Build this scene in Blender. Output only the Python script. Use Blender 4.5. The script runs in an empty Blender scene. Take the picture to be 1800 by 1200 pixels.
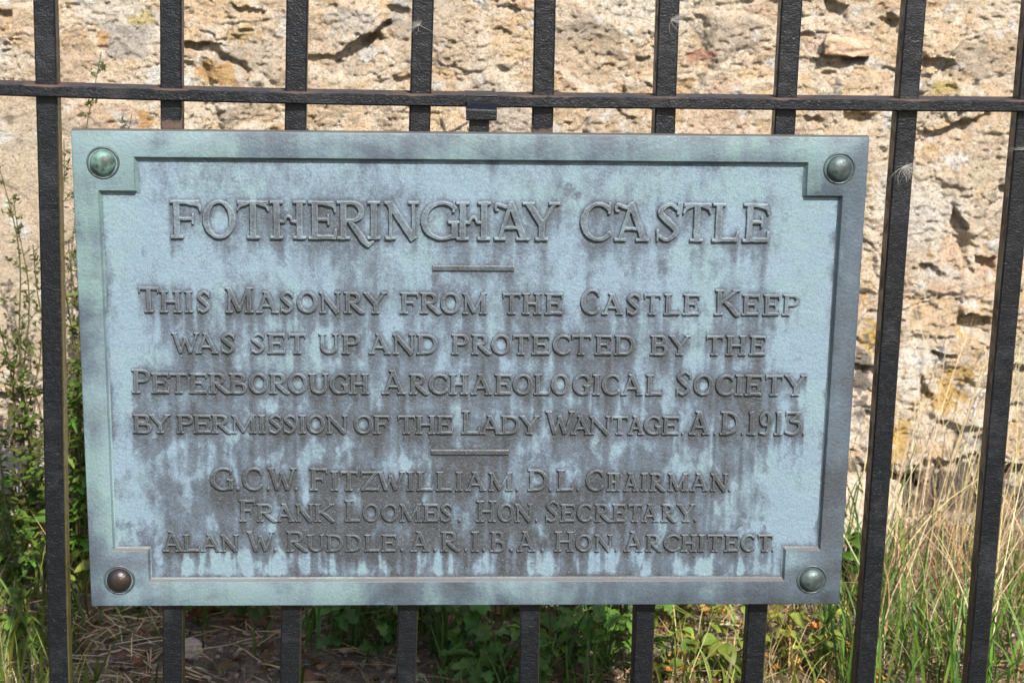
import bpy, math, random
import numpy as np
from mathutils import Matrix, Vector, Euler

random.seed(4)
RNG = np.random.default_rng(11)
scene = bpy.context.scene
COL = scene.collection

# ------------------------------------------------------------------ camera
F_PX = 3500.0
CAM = np.array([0.0, -2.02676, 1.1])
CROT = (1.34422676, -0.02805742, -0.06273197)
cd = bpy.data.cameras.new('camera')
cam = bpy.data.objects.new('camera', cd)
COL.objects.link(cam)
cam.location = CAM
cam.rotation_euler = CROT
cd.sensor_width = 36.0
cd.lens = F_PX / 1800 * 36
cd.clip_start = 0.05
cd.clip_end = 2000
cd.dof.use_dof = True
cd.dof.focus_distance = 2.0
cd.dof.aperture_fstop = 20
scene.camera = cam

# ------------------------------------------------------------------ light
SUN_EL, SUN_AZ = math.radians(40.5), math.radians(14)     # az: to the right of straight behind the viewer
world = bpy.data.worlds.new('World')
scene.world = world
world.use_nodes = True
wn = world.node_tree
sky = wn.nodes.new('ShaderNodeTexSky')
sky.sky_type = 'NISHITA'
sky.sun_disc = False
sky.sun_elevation = SUN_EL
sky.sun_rotation = math.pi - SUN_AZ
sky.air_density = 1.0
sky.dust_density = 1.5
wn.links.new(sky.outputs['Color'], wn.nodes['Background'].inputs['Color'])
wn.nodes['Background'].inputs['Strength'].default_value = 0.095
sl = bpy.data.lights.new('sun', 'SUN')
sl.energy = 4.5
sl.angle = math.radians(0.5)
sl.color = (1.0, 0.95, 0.87)
sun = bpy.data.objects.new('sun', sl)
COL.objects.link(sun)
sdir = Vector((math.sin(SUN_AZ) * math.cos(SUN_EL), -math.cos(SUN_AZ) * math.cos(SUN_EL), math.sin(SUN_EL)))
sun.rotation_euler = sdir.to_track_quat('Z', 'Y').to_euler()
sun.location = (1.5, -4, 5)
scene.view_settings.view_transform = 'Standard'
scene.view_settings.look = 'None'
scene.view_settings.gamma = 1
scene.view_settings.exposure = 1.08
scene.cycles.max_bounces = 8

# ------------------------------------------------------------------ helpers
CR = np.array(Euler(CROT).to_matrix())


def ray(px, py):
    return CR @ np.array([(px - 900) / F_PX, -(py - 600) / F_PX, -1.0])


def at_y(px, py, y):
    r = ray(px, py)
    return CAM + r * ((y - CAM[1]) / r[1])


def at_z(px, py, z=0.0):
    r = ray(px, py)
    return CAM + r * ((z - CAM[2]) / r[2])


def tag(o, label=None, cat=None, group=None, kind=None):
    if label: o['label'] = label
    if cat: o['category'] = cat
    if group: o['group'] = group
    if kind: o['kind'] = kind
    return o


def empty(name, loc=(0, 0, 0), rot=(0, 0, 0)):
    o = bpy.data.objects.new(name, None)
    o.empty_display_size = 0.05
    o.location = loc
    o.rotation_euler = rot
    COL.objects.link(o)
    return o


def mesh_np(name, V, Q, mat, parent=None, attrs=None, smooth=True, tris=None):
    """one mesh object from numpy verts, quads (and triangles)"""
    V = np.asarray(V, np.float32)
    Q = np.asarray(Q, np.int32).reshape(-1, 4) if Q is not None and len(Q) else np.zeros((0, 4), np.int32)
    T = np.asarray(tris, np.int32).reshape(-1, 3) if tris is not None and len(tris) else np.zeros((0, 3), np.int32)
    me = bpy.data.meshes.new(name)
    me.vertices.add(len(V))
    me.vertices.foreach_set('co', V.ravel())
    nl = Q.size + T.size
    me.loops.add(nl)
    me.loops.foreach_set('vertex_index', np.concatenate([Q.ravel(), T.ravel()]))
    np_ = len(Q) + len(T)
    me.polygons.add(np_)
    starts = np.concatenate([np.arange(len(Q)) * 4, Q.size + np.arange(len(T)) * 3]).astype(np.int32)
    me.polygons.foreach_set('loop_start', starts)
    me.polygons.foreach_set('use_smooth', np.full(np_, smooth, bool))
    me.update(calc_edges=True)
    me.validate()
    if attrs:
        for k, a in attrs.items():
            a = np.asarray(a, np.float32)
            if a.ndim == 1:
                at = me.attributes.new(k, 'FLOAT', 'POINT')
                at.data.foreach_set('value', a)
            else:
                if a.shape[1] == 3:
                    a = np.concatenate([a, np.ones((len(a), 1), np.float32)], 1)
                at = me.attributes.new(k, 'FLOAT_COLOR', 'POINT')
                at.data.foreach_set('color', a.ravel())
    me.materials.append(mat)
    o = bpy.data.objects.new(name, me)
    COL.objects.link(o)
    if parent: o.parent = parent
    return o


def grid_quads(nx, ny):
    i = np.arange(ny - 1)[:, None] * nx + np.arange(nx - 1)[None, :]
    i = i.ravel()
    return np.stack([i, i + 1, i + nx + 1, i + nx], 1)


def sstep(a, b, x):
    t = np.clip((x - a) / (b - a), 0, 1)
    return t * t * (3 - 2 * t)


# --- numpy noise
def _h(ix, iy, s):
    n = (ix.astype(np.int64) * 374761393 + iy.astype(np.int64) * 668265263 + s * 1442695041) & 0xFFFFFFFF
    n = ((n ^ (n >> 13)) * 1274126177) & 0xFFFFFFFF
    n = ((n ^ (n >> 16)) * 2246822519) & 0xFFFFFFFF
    return ((n ^ (n >> 15)) & 0xFFFFFF) / float(0xFFFFFF)


def vnoise(x, y, s=0):
    ix = np.floor(x); iy = np.floor(y)
    fx = x - ix; fy = y - iy

    def g(a, b):
        th = _h(ix + a, iy + b, s) * 6.2831853
        return np.cos(th) * (fx - a) + np.sin(th) * (fy - b)
    u = fx * fx * fx * (fx * (fx * 6 - 15) + 10)
    v = fy * fy * fy * (fy * (fy * 6 - 15) + 10)
    return 1.5 * ((g(0, 0) * (1 - u) + g(1, 0) * u) * (1 - v) + (g(0, 1) * (1 - u) + g(1, 1) * u) * v)


def fbm(x, y, s=0, o=4, gain=0.5):
    r = 0; a = 1.0; t = 0
    for k in range(o):
        r = r + a * vnoise(x + 17.3 * k, y - 9.1 * k, s + k * 31)
        t += a
        a *= gain; x = x * 2.03; y = y * 2.03
    return r / t * 1.3


def ridged(x, y, s=0, o=4):
    r = 0; a = 1.0; t = 0
    for k in range(o):
        r = r + a * (1 - np.abs(vnoise(x + 5.7 * k, y + 3.3 * k, s + k * 13)) * 2)
        t += a; a *= 0.55; x = x * 2.1; y = y * 2.1
    return r / t


def worley(x, y, s=0, jit=0.9, full=False):
    ix = np.floor(x); iy = np.floor(y)
    f1 = np.full(x.shape, 9.0); f2 = np.full(x.shape, 9.0); idr = np.zeros(x.shape); ox = np.zeros(x.shape); oy = np.zeros(x.shape)
    for a in (-1, 0, 1):
        for b in (-1, 0, 1):
            cx = ix + a; cy = iy + b
            dx = cx + 0.5 + jit * (_h(cx, cy, s) - .5) - x
            dy = cy + 0.5 + jit * (_h(cx, cy, s + 7) - .5) - y
            d = np.sqrt(dx * dx + dy * dy)
            r = _h(cx, cy, s + 19)
            new = d < f1
            f2 = np.where(new, f1, np.minimum(f2, d))
            idr = np.where(new, r, idr)
            if full: ox = np.where(new, -dx, ox); oy = np.where(new, -dy, oy)
            f1 = np.where(new, d, f1)
    return (f1, f2, idr, ox, oy) if full else (f1, f2, idr)


# --- node helpers
class Mat:
    def __init__(self, name, rough=0.6, spec=0.5, metal=0.0):
        self.m = bpy.data.materials.new(name)
        self.m.use_nodes = True
        self.t = self.m.node_tree
        self.b = self.t.nodes['Principled BSDF']
        self.b.inputs['Roughness'].default_value = rough
        self.b.inputs['Metallic'].default_value = metal
        self.b.inputs['Specular IOR Level'].default_value = spec

    def n(self, kind, **kw):
        nd = self.t.nodes.new(kind)
        for k, v in kw.items():
            if k in nd.inputs:
                nd.inputs[k].default_value = v
            else:
                setattr(nd, k, v)
        return nd

    def l(self, a, b):
        self.t.links.new(a, b)

    def coord(self, scale=(1, 1, 1)):
        c = self.n('ShaderNodeTexCoord')
        mp = self.n('ShaderNodeMapping')
        mp.inputs['Scale'].default_value = scale
        self.l(c.outputs['Object'], mp.inputs['Vector'])
        return mp.outputs['Vector']

    def noise(self, scale, detail=4, rough=0.55, vec=None, dist=0.0):
        nd = self.n('ShaderNodeTexNoise')
        nd.inputs['Scale'].default_value = scale
        nd.inputs['Detail'].default_value = detail
        nd.inputs['Roughness'].default_value = rough
        nd.inputs['Distortion'].default_value = dist
        if vec is None: vec = self.coord()
        self.l(vec, nd.inputs['Vector'])
        return nd.outputs['Fac']

    def ramp(self, fac, stops):
        nd = self.n('ShaderNodeValToRGB')
        cr = nd.color_ramp
        while len(cr.elements) < len(stops): cr.elements.new(0.5)
        for e, (p, c) in zip(cr.elements, stops):
            e.position = p
            e.color = (c, c, c, 1) if not hasattr(c, '__len__') else (*c, 1)
        self.l(fac, nd.inputs['Fac'])
        return nd.outputs['Color']

    def mix(self, fac, a, b, mode='MIX'):
        nd = self.n('ShaderNodeMix', data_type='RGBA', blend_type=mode)
        for s, v in ((nd.inputs['Factor'], fac), (nd.inputs['A'], a), (nd.inputs['B'], b)):
            pass
        ins = [i for i in nd.inputs if i.enabled]
        for s, v in zip(ins, (fac, a, b)):
            if isinstance(v, (int, float)): s.default_value = v
            elif isinstance(v, tuple): s.default_value = (*v, 1)
            else: self.l(v, s)
        return [o for o in nd.outputs if o.enabled][0]

    def math(self, op, a, b=0.0, clamp=False):
        nd = self.n('ShaderNodeMath', operation=op, use_clamp=clamp)
        for s, v in zip(nd.inputs, (a, b)):
            if isinstance(v, (int, float)): s.default_value = v
            else: self.l(v, s)
        return nd.outputs[0]

    def attr(self, name, color=False):
        nd = self.n('ShaderNodeAttribute', attribute_name=name)
        return nd.outputs['Color' if color else 'Fac']

    def bump(self, h, dist, strength=1.0, prev=None):
        nd = self.n('ShaderNodeBump')
        nd.inputs['Distance'].default_value = dist
        nd.inputs['Strength'].default_value = strength
        self.l(h, nd.inputs['Height'])
        if prev is not None: self.l(prev, nd.inputs['Normal'])
        return nd.outputs['Normal']

    def color(self, c):
        if isinstance(c, tuple): self.b.inputs['Base Color'].default_value = (*c, 1)
        else: self.l(c, self.b.inputs['Base Color'])

    def normal(self, nrm):
        self.l(nrm, self.b.inputs['Normal'])


# ------------------------------------------------------------------ materials
def make_bronze(name, pale, mid, dark, use_attr=True, rough=0.5):
    m = Mat(name, rough, 0.5)
    v = m.coord()
    sep = m.n('ShaderNodeSeparateXYZ'); m.l(v, sep.inputs[0])
    big = m.noise(9, 5, 0.6, v)
    fine = m.noise(420, 3, 0.7, v)
    grain = m.noise(1100, 2, 0.7, v)
    streak = m.noise(28, 4, 0.6, m.coord((1.0, 1.0, 0.22)))
    green = m.ramp(m.noise(14, 5, 0.62, v), [(0.45, 0.0), (0.62, 1.0)])
    pale_g = tuple(p * q for p, q in zip(pale, (1.03, 1.09, 0.93)))
    base = m.mix(m.math('MULTIPLY', green, 0.75), pale, pale_g)
    if use_attr:
        st = m.attr('stain_shade')
        st = m.math('ADD', st, m.math('MULTIPLY', m.math('SUBTRACT', fine, 0.5), 0.55))
        st = m.math('ADD', st, m.math('MULTIPLY', m.math('SUBTRACT', streak, 0.5), 0.30))
        st = m.math('ADD', st, m.math('MULTIPLY', m.math('SUBTRACT', m.noise(130, 5, 0.65, m.coord((1, 1, .55))), 0.5), 0.62))
    else:
        st = m.math('MULTIPLY_ADD', big, 1.0)
        st = m.math('ADD', m.math('MULTIPLY', big, 1.3), m.math('MULTIPLY', streak, 0.9))
        st = m.math('ADD', st, m.math('MULTIPLY', fine, 0.35))
        grime = m.noise(5, 6, .65, m.coord((1, 1, 1.6)), .8)
        st = m.math('ADD', st, m.math('MULTIPLY', m.math('SUBTRACT', grime, .5), 1.5))
        st = m.math('ADD', st, m.math('MULTIPLY', sep.outputs['X'], 0.32))
        st = m.math('ADD', st, m.math('MULTIPLY', sep.outputs['Z'], -0.35))
        st = m.math('SUBTRACT', st, 0.90)
    c = m.mix(m.ramp(st, [(0.08, 0.0), (0.42, 1.0)]), base, mid)
    c = m.mix(m.ramp(st, [(0.40, 0.0), (0.85, 1.0)]), c, dark)
    c = m.mix(m.ramp(grain, [(0.36, 0.42), (0.5, 0.0)]), c, dark)
    c = m.mix(m.ramp(m.noise(800, 2, 0.6, v), [(0.60, 0.0), (0.72, 0.5)]), c, tuple(min(1, x * 1.25) for x in pale))
    if name.endswith('letters'):      # edge highlight painted on the rims, along with rubbed wear
        rim = m.math('MULTIPLY', m.attr('rim'), m.ramp(m.noise(90, 4, .6, v), [(0.35, 0.1), (0.6, 0.75)]))
        c = m.mix(rim, c, (0.165, 0.200, 0.222))
    if not use_attr:        # dust and lichen settled on the upward ledges
        geo = m.n('ShaderNodeNewGeometry')
        sp = m.n('ShaderNodeSeparateXYZ'); m.l(geo.outputs['True Normal'], sp.inputs[0])
        c = m.mix(m.math('MULTIPLY', m.ramp(sp.outputs['Z'], [(0.35, 0.0), (0.6, 1.0)]), m.ramp(big, [(0.3, .5), (.6, 1.0)])), c, (0.092, 0.090, 0.084))
    m.color(c)
    m.l(m.ramp(m.noise(60, 4, .6, v), [(0.3, rough - .1), (0.7, rough + .15)]), m.b.inputs['Roughness'])
    nb = m.bump(m.noise(260, 4, 0.6, v), 0.0016, 0.5)
    nb = m.bump(grain, 0.0005, 0.45, nb)
    m.normal(nb)
    return m.m


M = {}
PALE, MID, DARK = (0.144, 0.204, 0.259), (0.069, 0.090, 0.120), (0.034, 0.0365, 0.042)
M['panel'] = make_bronze('weathered_bronze_panel', PALE, MID, DARK)
M['letter'] = make_bronze('weathered_bronze_letters', (0.132, 0.175, 0.214), (0.074, 0.091, 0.112), (0.036, 0.039, 0.044), rough=0.42)
M['frame'] = make_bronze('weathered_bronze_frame', (0.130, 0.191, 0.216), (0.062, 0.084, 0.110), (0.030, 0.034, 0.042), False)


def make_rivet(name, a, b, rough):
    m = Mat(name, rough, 0.6, 0.35)
    v = m.coord()
    f = m.ramp(m.noise(70, 4, .6, v), [(0.4, 0.0), (0.6, 1.0)])
    m.color(m.mix(f, a, b))
    m.normal(m.bump(m.noise(120, 4, .65, v), .0022, .5))
    return m.m


M['rivet_green'] = make_rivet('green_bronze_rivet', (0.135, 0.235, 0.205), (0.035, 0.050, 0.046), 0.58)
M['rivet_grey'] = make_rivet('grey_bronze_rivet', (0.082, 0.115, 0.112), (0.036, 0.046, 0.047), 0.48)
M['rivet_brown'] = make_rivet('brown_bronze_rivet', (0.018, 0.017, 0.020), (0.032, 0.020, 0.015), 0.42)


def make_iron(name):
    m = Mat(name, 0.34, 0.36)
    v = m.coord()
    rust = m.attr('rust')
    n = m.noise(45, 6, 0.7, v)
    fac = m.ramp(m.math('ADD', rust, m.math('MULTIPLY', m.math('SUBTRACT', n, 0.5), 1.3)), [(0.42, 0.0), (0.62, 1.0)])
    dust = m.ramp(m.noise(22, 6, 0.7, v), [(0.52, 0.0), (0.80, 0.7)])
    black = m.mix(dust, (0.0038, 0.0042, 0.0064), (0.022, 0.023, 0.028))
    chips = m.ramp(m.noise(420, 4, 0.75, v), [(0.60, 0.0), (0.70, 0.7)])
    black = m.mix(chips, black, (0.055, 0.057, 0.066))
    rc = m.mix(m.noise(120, 4, .6, v), (0.060, 0.032, 0.022), (0.085, 0.062, 0.050))
    alg = m.attr('algae')
    c = m.mix(fac, black, rc)
    c = m.mix(m.math('MULTIPLY', alg, m.ramp(n, [(0.25, 0.4), (0.55, 1.0)])), c, (0.11, 0.095, 0.03))
    m.color(c)
    m.l(m.mix(fac, m.mix(dust, (0.33, 0.33, 0.33), (0.6, 0.6, 0.6)), (0.85, 0.85, 0.85)), m.b.inputs['Roughness'])
    nb = m.bump(m.noise(140, 2, 0.5, v), 0.0020, 0.30)
    nb = m.bump(m.noise(560, 3, 0.65, v), 0.0011, 0.58, nb)
    m.normal(nb)
    return m.m


M['iron'] = make_iron('black_painted_iron')


def make_wall():
    m = Mat('rubble_limestone', 0.92, 0.15)
    v = m.coord()
    c = m.attr('tone', True)
    n1 = m.noise(60, 8, 0.7, v)
    n2 = m.noise(240, 6, 0.75, v)
    c = m.mix(1.0, c, m.ramp(n1, [(0.30, (0.80, 0.76, 0.71)), (0.48, (1.0, 1.0, 1.0)), (0.72, (1.16, 1.16, 1.14))]), 'MULTIPLY')
    c = m.mix(1.0, c, m.ramp(n2, [(0.33, (0.66, 0.61, 0.57)), (0.46, (1.0, 1.0, 1.0)), (0.66, (1.16, 1.16, 1.16))]), 'MULTIPLY')
    speck = m.ramp(m.noise(230, 4, 0.65, v, 0.8), [(0.60, 0.0), (0.66, 0.8)])
    c = m.mix(speck, c, (0.16, 0.13, 0.11))
    m.color(c)
    nb = m.bump(n1, 0.010, 0.7)
    nb = m.bump(n2, 0.005, 1.0, nb)
    m.normal(nb)
    return m.m


M['wall'] = make_wall()


def make_ground():
    m = Mat('dry_soil', 0.95, 0.1)
    v = m.coord()
    far = m.attr('turf')
    n = m.noise(35, 8, .7, v)
    n2 = m.noise(220, 6, .7, v)
    c = m.ramp(n, [(0.3, (0.11, 0.08, 0.055)), (0.55, (0.27, 0.21, 0.15)), (0.75, (0.42, 0.34, 0.25))])
    c = m.mix(1.0, c, m.ramp(n2, [(0.3, (0.55, 0.55, 0.55)), (0.6, (1.15, 1.15, 1.15))]), 'MULTIPLY')
    g = m.ramp(m.noise(6, 8, .75, v), [(0.35, (0.045, 0.075, 0.018)), (0.65, (0.15, 0.14, 0.05))])
    m.color(m.mix(far, c, g))
    m.normal(m.bump(n2, 0.008, .9, m.bump(n, 0.02, .8)))
    return m.m


M['ground'] = make_ground()


def make_plant(name, rough=0.5, trans=0.35):
    m = Mat(name, rough, 0.35)
    c = m.attr('tone', True)
    v = m.coord()
    c = m.mix(1.0, c, m.ramp(m.noise(90, 3, .6, v), [(0.3, (0.75, 0.75, 0.7)), (0.7, (1.2, 1.2, 1.1))]), 'MULTIPLY')
    m.color(c)
    tr = m.n('ShaderNodeBsdfTranslucent')
    m.l(m.mix(1.0, c, (1.25, 1.25, 0.8), 'MULTIPLY'), tr.inputs['Color'])
    mx = m.n('ShaderNodeMixShader')
    mx.inputs[0].default_value = trans
    out = m.t.nodes['Material Output']
    m.l(m.b.outputs[0], mx.inputs[1]); m.l(tr.outputs[0], mx.inputs[2])
    m.l(mx.outputs[0], out.inputs['Surface'])
    return m.m


M['leaf'] = make_plant('leaf_green')
M['straw'] = make_plant('dry_straw', 0.6, 0.2)


def make_stone():
    m = Mat('loose_limestone', 0.9, 0.15)
    v = m.coord()
    c = m.mix(1.0, m.attr('tone', True), m.ramp(m.noise(90, 7, .7, v), [(0.3, (0.6, 0.57, 0.53)), (0.6, (1.15, 1.15, 1.15))]), 'MULTIPLY')
    m.color(c)
    m.normal(m.bump(m.noise(130, 6, .7, v), .006, .8))
    return m.m


M['stone'] = make_stone()

# ------------------------------------------------------------------ ground (structure)
gx = np.concatenate([[-300, -100, -40, -15, -6, -3, -2, -1.6], np.arange(-1.4, 1.6, 0.008), [1.8, 2.2, 3, 6, 15, 40, 100, 300]])
gy = np.concatenate([[-300, -100, -40, -15, -6, -3, -1.5, -0.8, -0.4, -0.1], np.arange(0.05, 1.34, 0.008), [1.5, 2, 4, 10, 30, 100, 300]])
GX, GY = np.meshgrid(gx, gy)


def ground_h(x, y):
    near = sstep(1.9, 1.4, np.abs(x)) * sstep(-.1, .2, y) * sstep(1.6, 1.3, y)
    return near * (0.018 * fbm(x * 4, y * 4, 5, 3) + 0.009 * fbm(x * 22, y * 22, 8, 4) + 0.05 * sstep(0.85, 1.25, y))


GZ = ground_h(GX, GY)
turf = 1 - sstep(2.2, 1.5, np.abs(GX)) * sstep(-0.2, 0.1, GY) * sstep(1.7, 1.4, GY)
g = mesh_np('ground', np.stack([GX, GY, GZ], -1).reshape(-1, 3), grid_quads(len(gx), len(gy)), M['ground'], attrs={'turf': turf.ravel()})
tag(g, kind='structure')


def on_ground(px, py):
    p = at_z(px, py, 0.0)
    p[2] = float(ground_h(np.array([p[0]]), np.array([p[1]]))[0])
    return p


# ------------------------------------------------------------------ ruined masonry wall
WY = 1.22
wx = np.arange(-1.35, 1.65, 0.0023)
wz = np.arange(-0.12, 1.30, 0.0023)
X, Z = np.meshgrid(wx, wz)


def px_of_wall(px, py):
    p = at_y(px, py, WY)
    return p[0], p[2]


sm = 1 - 0.0 * X
lx, lz = px_of_wall(40, 420)
smooth_l = sstep(1.0, 0.75, np.sqrt(((X - lx) / 0.17) ** 2 + ((Z - lz) / 0.26) ** 2) + 0.25 * fbm(X * 12, Z * 12, 3, 3))
wxp = X + 0.030 * fbm(X * 7, Z * 7, 1, 3) + 0.008 * fbm(X * 34, Z * 34, 41, 3)
wzp = Z + 0.022 * fbm(X * 7, Z * 7, 2, 3) + 0.007 * fbm(X * 34, Z * 34, 42, 3)
f1, f2, sid, sox, soy = worley(wxp / 0.120, wzp / 0.090, 3, full=True)
edge = f2 - f1
smear = sstep(-0.15, 0.25, fbm(X * 5, Z * 5, 77, 3))
smear = np.maximum(smear, smooth_l)
hgt = 0.013 * (sid - 0.5) * sstep(0.02, 0.22, edge) * (1 - 0.75 * smear)
tl_ = (sid * 57.3) % 1; tr_ = (sid * 131.7) % 1
hgt += (1 - .5 * smear) * sstep(0.0, 0.15, edge) * (0.030 * (tl_ - .5) * sox + 0.034 * (tr_ - .5) * soy)
hgt -= 0.008 * (1 - sstep(0.0, 0.13, edge)) * (1 - smear) * sstep(-0.2, 0.3, fbm(X * 11, Z * 11, 9, 3))
ruff = 1 - 0.8 * smooth_l
hgt += ruff * 0.009 * fbm(X * 10, Z * 10, 21, 3)
hgt += ruff * 0.0022 * (ridged(X * 28, Z * 28, 23, 4) - 0.55)
hgt += ruff * 0.0034 * fbm(X * 75, Z * 80, 25, 4, 0.75)
# second breed of small broken stones
g1, g2, gid, gox, goy = worley(wxp / 0.036, wzp / 0.029, 13, full=True)
brk = sstep(-0.1, 0.25, fbm(X * 8, Z * 8, 31, 3))
hgt += ruff * brk * (0.013 * ((gid * 57.3) % 1 - .5) * gox + 0.013 * ((gid * 91.3) % 1 - .5) * goy)
hgt += ruff * brk * (0.009 * (gid - 0.5) * sstep(0.0, 0.2, g2 - g1) - 0.004 * (1 - sstep(0, 0.15, g2 - g1)))
p1, p2, pid = worley(X / 0.013 + fbm(X * 60, Z * 60, 5, 2), Z / 0.010, 17)
hgt -= ruff * 0.0055 * (pid > 0.74) * sstep(0.5, 0.15, p1)
hgt += ruff * 0.0030 * (pid < 0.22) * sstep(0.45, 0.15, p1)
# ledges and hollows:  px, py of the upper lip centre, width, height (px), depth (m), slope
LEDGES = [
    (634, 66, 90, 34, .034, -.62), (655, 60, 34, 18, .02, -.5), (350, 72, 62, 20, .026, .05), (408, 100, 56, 30, .018, .55),
    (437, 14, 60, 12, .016, .1), (340, 8, 50, 10, .02, .15), (560, 96, 60, 14, .014, -.1), (640, 18, 120, 12, .010, .0),
    (705, 130, 30, 16, .012, 0), (1470, 6, 40, 24, .026, .2), (1572, 30, 26, 24, .02, .6), (1505, 97, 44, 17, .036, 0),
    (1456, 95, 28, 12, .022, 0), (1650, 102, 66, 26, .032, .06), (1672, 218, 118, 22, .026, -.30), (1510, 200, 56, 20, .018, .05),
    (1430, 206, 40, 14, .012, .3), (1690, 384, 34, 70, .032, 1.3), (1735, 452, 40, 26, .03, .2), (1715, 552, 62, 44, .036, .12),
    (1670, 300, 46, 10, .014, .05), (1600, 398, 60, 10, .010, -.25), (1630, 676, 26, 80, .018, 1.4), (1520, 640, 50, 70, .016, .3),
    (1580, 610, 70, 10, .014, -.1), (1790, 640, 60, 20, .02, .1), (1655, 690, 120, 10, .012, .06), (1510, 838, 60, 34, .028, .0),
    (1560, 818, 120, 50, .044, .10), (1660, 800, 110, 70, .040, -.12), (1770, 806, 130, 50, .040, .06), (80, 684, 210, 15, .030, -.07), (30, 48, 50, 9, .012, .3),
    (60, 86, 60, 8, .012, .0), (10, 14, 26, 18, .02, .3), (235, 119, 70, 8, .010, .05), (1230, 108, 40, 7, .010, .05),
    (850, 66, 130, 10, .010, -.05), (790, 76, 60, 8, .012, .15), (970, 58, 40, 12, .012, -.2), (1130, 98, 26, 12, .014, .1),
    (1020, 18, 30, 8, .01, .2), (880, 158, 60, 7, .008, .05), (20, 240, 60, 8, .012, -.35), (40, 228, 50, 6, .01, -.2),
    (1640, 470, 50, 16, .016, .3), (1775, 330, 40, 16, .018, .1), (1560, 480, 50, 9, .01, .1), (1660, 620, 50, 12, .02, .1),
    (1545, 720, 50, 16, .016, .1), (1690, 745, 90, 12, .014, .15), (700, 12, 40, 16, .016, .2), (90, 770, 130, 16, .02, .1),
    (40, 850, 90, 22, .03, .1), (1760, 705, 60, 18, .02, .05), (1585, 560, 40, 14, .012, .4),
]
pxm = 3.25 / F_PX
for k, (px, py, w, hh, dep, slope) in enumerate(LEDGES):
    if hh <= 10 or (hh <= 14 and k % 2): continue
    w *= 0.92
    cx, cz = px_of_wall(px, py)
    w *= pxm; hh *= pxm
    ia, ib = np.searchsorted(wx, (cx - w * .9, cx + w * .9))
    ext = abs(slope) * w * .9
    ja, jb = np.searchsorted(wz, (cz - hh * 1.6 - ext - .01, cz + max(hh, .012) * 2.6 + ext + .01))
    Xs, Zs = X[ja:jb, ia:ib], Z[ja:jb, ia:ib]
    if Xs.size == 0: continue
    dx = Xs - cx
    jag = 0.005 * fbm(Xs * 60, Zs * 30, 100 + k, 3) + 0.006 * fbm(Xs * 22, Zs * 22, 170 + k, 2)
    dz = (cz - slope * dx) - Zs + jag            # >0 below the lip
    lat = sstep(0.62, 0.40, np.abs(dx) / w + 0.16 * fbm(Xs * 45, Zs * 45, 150 + k, 2))
    cav = sstep(-0.0012, 0.0022, dz) * sstep(1.25, 0.45, dz / hh)
    over = sstep(-2.2, -0.1, dz / max(hh, .012)) * (dz <= 0)
    hgt[ja:jb, ia:ib] += lat * (-0.70 * dep * cav + 0.30 * dep * over)
# the foot of the wall spreads outward
hgt += 0.05 * sstep(0.20, 0.05, Z + 0.03 * fbm(X * 6, Z * 6, 61, 3))

# mineral colour of the stones and lichens (plus shade painted dark at the right foot)
n_a = fbm(X * 5, Z * 6, 201, 4)
n_b = fbm(X * 17, Z * 17, 203, 4)
cream = np.array([.78, .60, .415]); pale = np.array([.84, .715, .575]); ochre = np.array([.74, .53, .31]); grey = np.array([.52, .47, .42])
pink = np.array([.74, .54, .40])
col = cream[None, None] * np.ones(X.shape + (1,))


def lay(mask, c):
    global col
    mask = np.clip(mask, 0, 1)[..., None]
    col = col * (1 - mask) + np.asarray(c)[None, None] * mask


lay(sstep(-.1, .5, n_a), pale)
lay(0.7 * sstep(.05, .5, n_b), ochre * 1.05)
lay(0.55 * (sid > .72) * sstep(0, .2, edge) * (1 - .6 * smear), grey)
lay(0.6 * ((sid > .45) & (sid < .56)), pink)
lay(0.6 * (gid > .8) * brk, pale * 1.1)
lay(0.5 * (gid < .15) * brk, ochre)
mort = (1 - sstep(.03, .17, edge + .10 * fbm(X * 50, Z * 50, 209, 4))) * (1 - smooth_l)
lay(0.8 * mort, (.85, .73, .59))
lay(0.8 * ((sid > .20) & (sid < .30)) * sstep(.08, .2, edge), (.83, .765, .67))
lay(0.6 * ((sid > .56) & (sid < .63)) * sstep(.08, .2, edge), (.66, .48, .33))
lay(0.8 * smooth_l, (.68, .565, .43))
lay(0.5 * sstep(.15, .6, fbm(X * 34, Z * 34, 207, 5, .65)), grey * .8)
bx, bz = px_of_wall(222, 75)
lay(0.8 * sstep(1.1, .8, np.maximum(np.abs(X - bx) / .034, np.abs(Z - bz) / .030) + .3 * n_b), (.50, .455, .42))
lay(0.75 * sstep(.54, .66, fbm(X * 26, Z * 26, 211, 6, .7) + .20 * sstep(.45, .9, X) * sstep(.75, .4, Z)), (.62, .36, .08))
lay(0.85 * sstep(.36, .48, fbm(X * 34, Z * 34, 223, 6, .7) - .45 * (1 - sstep(.42, .6, X)) - .4 * sstep(.55, .8, Z)), (.62, .40, .09))
lay(0.9 * sstep(.34, .44, fbm(X * 42, Z * 42, 225, 6, .7) - .22 * (1 - sstep(.42, .6, X))), (.84, .81, .77))
lay(0.6 * sstep(.45, .75, fbm(X * 30, Z * 30, 213, 5, .65) + .14 * sstep(.45, .9, X) * sstep(.8, .4, Z)), (.64, .47, .17))
lay(0.9 * sstep(.36, .55, fbm(X * 16, Z * 20, 217, 5)), (.80, .76, .70))
lay(0.75 * sstep(.36, .6, fbm(X * 14, Z * 14, 219, 6, .65) + .30 * sstep(.30, .05, Z)), (.15, .13, .11))
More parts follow.
